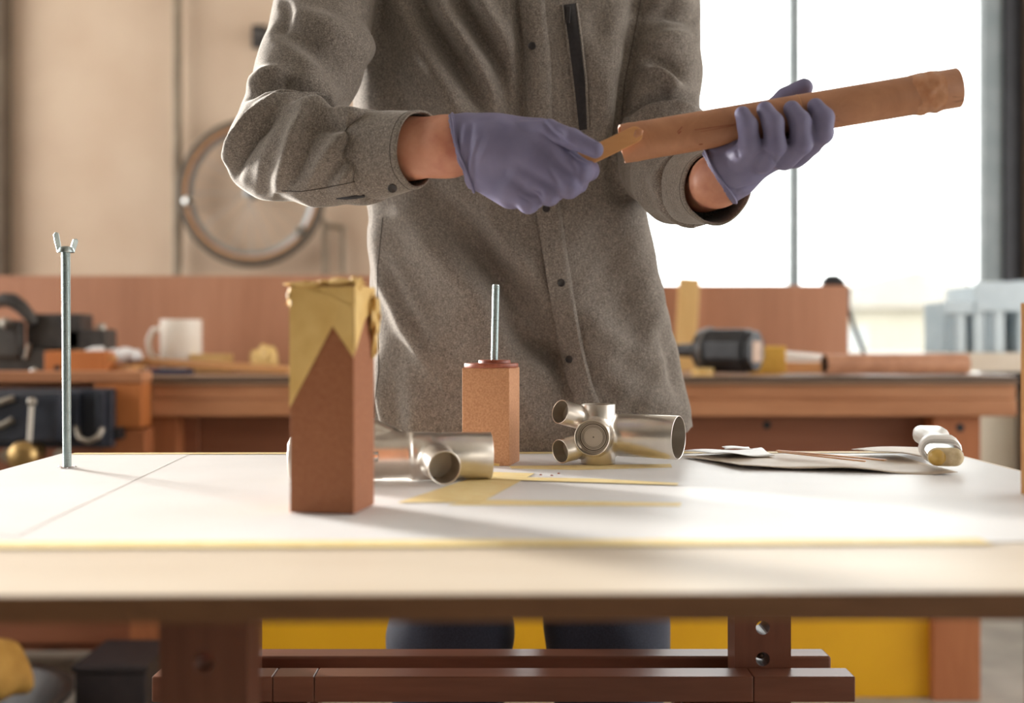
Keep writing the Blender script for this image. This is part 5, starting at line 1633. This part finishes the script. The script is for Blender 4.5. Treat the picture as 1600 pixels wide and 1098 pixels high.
jeans = mesh_obj('jeans', relax(JV, JF, 2), JF, M['denim'], person, smooth=180)
jeans['label'] = 'dark blue denim jeans'
for kx in (at(703, 0, 1.72).x - 0.01, at(950, 0, 1.72).x + 0.01):
    def shoe_fn(P, kx=kx):
        f = smin(cone(P, (kx, YT + 0.05, 0.05), (kx, YT - 0.16, 0.040), 0.045, 0.040), cone(P, (kx, YT + 0.04, 0.06), (kx, YT + 0.02, 0.13), 0.045, 0.045), 0.03)
        return np.maximum(np.maximum(f, 0.002 - P[2]), P[2] - 0.15)
    v, fc = nets(shoe_fn, (kx - 0.07, YT - 0.22, -0.02), (kx + 0.07, YT + 0.12, 0.17), 0.006)
    mesh_obj('shoe', relax(v, fc, 1), fc, M['shoe'], person, smooth=60)

# ------------------------------------------------------------------ held in the hands
tdir = (tube_b - tube_a).normalized(); TL = (tube_b - tube_a).length
Mt = frame(tube_a, tdir, (0, 0, 1))
mid = (tube_a + tube_b) / 2
ht = thing('held_tube', 'long brown tube with resin-smeared ends held in the gloved hands', 'tube', (mid.x, mid.y, mid.z - TRAD))
wl = 0.0022
# left end is cut back: the near wall is stepped and its rear lip stands out
n = 64
g = Geo()
def lip(a):
    # a = 0 points up; the cut end is ragged, set back at the lower front
    return 0.0012 * math.sin(a * 2 + 0.6) + 0.0004 * math.sin(a * 5)
zs = [None, 0.02, TL * 0.25, TL * 0.5, TL * 0.75, TL - 0.0006, TL, TL, TL - 0.02, TL * 0.5, 0.02, None]
rsx = [TRAD, TRAD, TRAD, TRAD, TRAD, TRAD, TRAD - 0.0005, TRAD - wl, TRAD - wl, TRAD - wl, TRAD - wl, TRAD - wl]
for z, r in zip(zs, rsx):
    for k in range(n):
        a = 2 * math.pi * k / n
        zz = lip(a) if z is None else z
        g.v.append(Mt @ Vector((r * math.cos(a), r * math.sin(a), zz)))
m_ = len(zs)
for i in range(m_ - 1):
    for k in range(n):
        k2 = (k + 1) % n
        g.f.append((i * n + k, i * n + k2, (i + 1) * n + k2, (i + 1) * n + k))
for k in range(n):
    k2 = (k + 1) % n
    g.f.append(((m_ - 1) * n + k, (m_ - 1) * n + k2, k2, k))
put('tube', g, M['tube'], ht, smooth=50)
def sleeve(name, z0, z1, r, mat, amp, a_lo=0, a_hi=2 * math.pi, seed=1, nz=10, bulge=1.0):
    """thin skin on the tube with ragged edges"""
    rs_ = np.random.RandomState(seed); ph = rs_.rand(8) * 6.28
    g = Geo(); nn = 60
    for i in range(nz + 1):
        t = i / nz
        for k in range(nn + 1):
            a = a_lo + (a_hi - a_lo) * k / nn
            e = amp * (math.sin(a * 2 + ph[0]) + 0.6 * math.sin(a * 5 + ph[1]) + 0.4 * math.sin(a * 9 + ph[2])) if i == 0 else 0
            e2 = amp * 0.3 * (math.sin(a * 3 + ph[3]) + 0.6 * math.sin(a * 7 + ph[4])) if i == nz else 0
            z = z0 + (z1 - z0) * t + e + e2
            edge_ = min(1.0, 4 * min(t, 1 - t))
            lum = 0.0012 * bulge * edge_ * (1 + 0.6 * math.sin(a * 6 + t * 9 + ph[5]) + 0.5 * math.sin(a * 3 - t * 12 + ph[6]))
            g.v.append(Mt @ Vector(((r + 0.0001 + lum) * math.cos(a), (r + 0.0001 + lum) * math.sin(a), z)))
    for i in range(nz):
        for k in range(nn):
            q = i * (nn + 1) + k
            g.f.append((q, q + 1, q + nn + 2, q + nn + 1))
    return put(name, g, mat, ht, smooth=80)
sleeve('resin_band', TL - 0.052, TL - 0.019, TRAD, M['resin'], 0.0022, seed=3)
sleeve('resin_band', 0.003, 0.030, TRAD, M['tube'], 0.0006, seed=5, bulge=0.25)
# faint joint line round the tube
tj = (at(1243, 165, 1.32) - tube_a).dot(tdir)
put('joint_line', Geo().lathe([(TRAD, -0.0005), (TRAD + 0.0004, -0.0003), (TRAD + 0.0004, 0.0003), (TRAD, 0.0005)], 48, Mt @ Matrix.Translation((0, 0, tj))), M['stick'], ht)
# dark scratches
for pa, pb, r in (((1058, 207), (1066, 198), 0.0005), ((1060, 209), (1064, 205), 0.0008), ((1085, 203), (1150, 194), 0.0004), ((1095, 206), (1148, 196), 0.0003), ((1092, 226), (1098, 225), 0.0007)):
    pts = []
    for s in np.linspace(0, 1, 6):
        o = Vector((0, 0, ZC)); dd = (at(pa[0] + (pb[0] - pa[0]) * s, pa[1] + (pb[1] - pa[1]) * s, 1.0) - o).normalized()
        # nearest crossing of the sight line with the tube wall
        w = o - tube_a
        A_ = dd - tdir * dd.dot(tdir); B_ = w - tdir * w.dot(tdir)
        qa, qb, qc = A_.dot(A_), 2 * A_.dot(B_), B_.dot(B_) - TRAD ** 2
        tt_ = (-qb - math.sqrt(max(0, qb * qb - 4 * qa * qc))) / (2 * qa)
        pts.append(o + dd * tt_)
    put('scratch', Geo().tube(pts, r, 6), M['disc'], ht)

# spatula
S0, S1 = at(893, 258, 1.298), at(1003, 206, 1.292)
sd = (S1 - S0).normalized()
Ms = frame(S0, sd, Vector((0.1, -0.55, 0.85)))
w_ = 0.0095
out = []
L_ = (S1 - S0).length
pts2 = [(-w_, 0)] + [(w_, 0), (w_, L_ - w_)] + [(w_ * math.cos(a), L_ - w_ + w_ * math.sin(a)) for a in np.linspace(0.2, math.pi - 0.2, 10)] + [(-w_, L_ - w_)]
nrm = Vector((0.05, -1.0, 0.15)).normalized()
upv = nrm.cross(sd).normalized() * -1
nrm = upv.cross(sd).normalized()
if nrm.y > 0: nrm = -nrm
g = Geo()
n = len(pts2)
for e in (0.0, 0.0026):
    for x, z in pts2:
        g.v.append(S0 + sd * z + upv * x + nrm * (e + 0.002 * (z / L_) ** 3))
g.f = [tuple(range(n)), tuple(reversed(range(n, 2 * n)))] + [(k, n + k, n + (k + 1) % n, (k + 1) % n) for k in range(n)]
sp = thing('wooden_spatula', 'flat wooden spatula with rounded tip pinched in the left-hand side glove', 'spatula', tuple(S0))
put('blade', g, M['stick'], sp, bevel=0.0006)
put('resin_smear', Geo().tube([S1 - sd * 0.010 + nrm * 0.004 + upv * 0.003, S1 - sd * 0.004 + nrm * 0.0045, S1 + sd * 0.0005 + nrm * 0.003 - upv * 0.002], [0.002, 0.005, 0.003], 12, flat=0.35, up=nrm), M['resin'], sp, smooth=80)

import bmesh
for o in bpy.data.objects:                  # consistent outward faces on closed solids
    if o.type == 'MESH' and len(o.data.polygons) < 3000 and o.name.split('.')[0] not in ('button_band', 'zip_pocket', 'zip_edge', 'kraft_sheet', 'paper_scrap', 'resin_band'):
        bm = bmesh.new(); bm.from_mesh(o.data)
        bmesh.ops.recalc_face_normals(bm, faces=bm.faces)
        bm.to_mesh(o.data); bm.free()
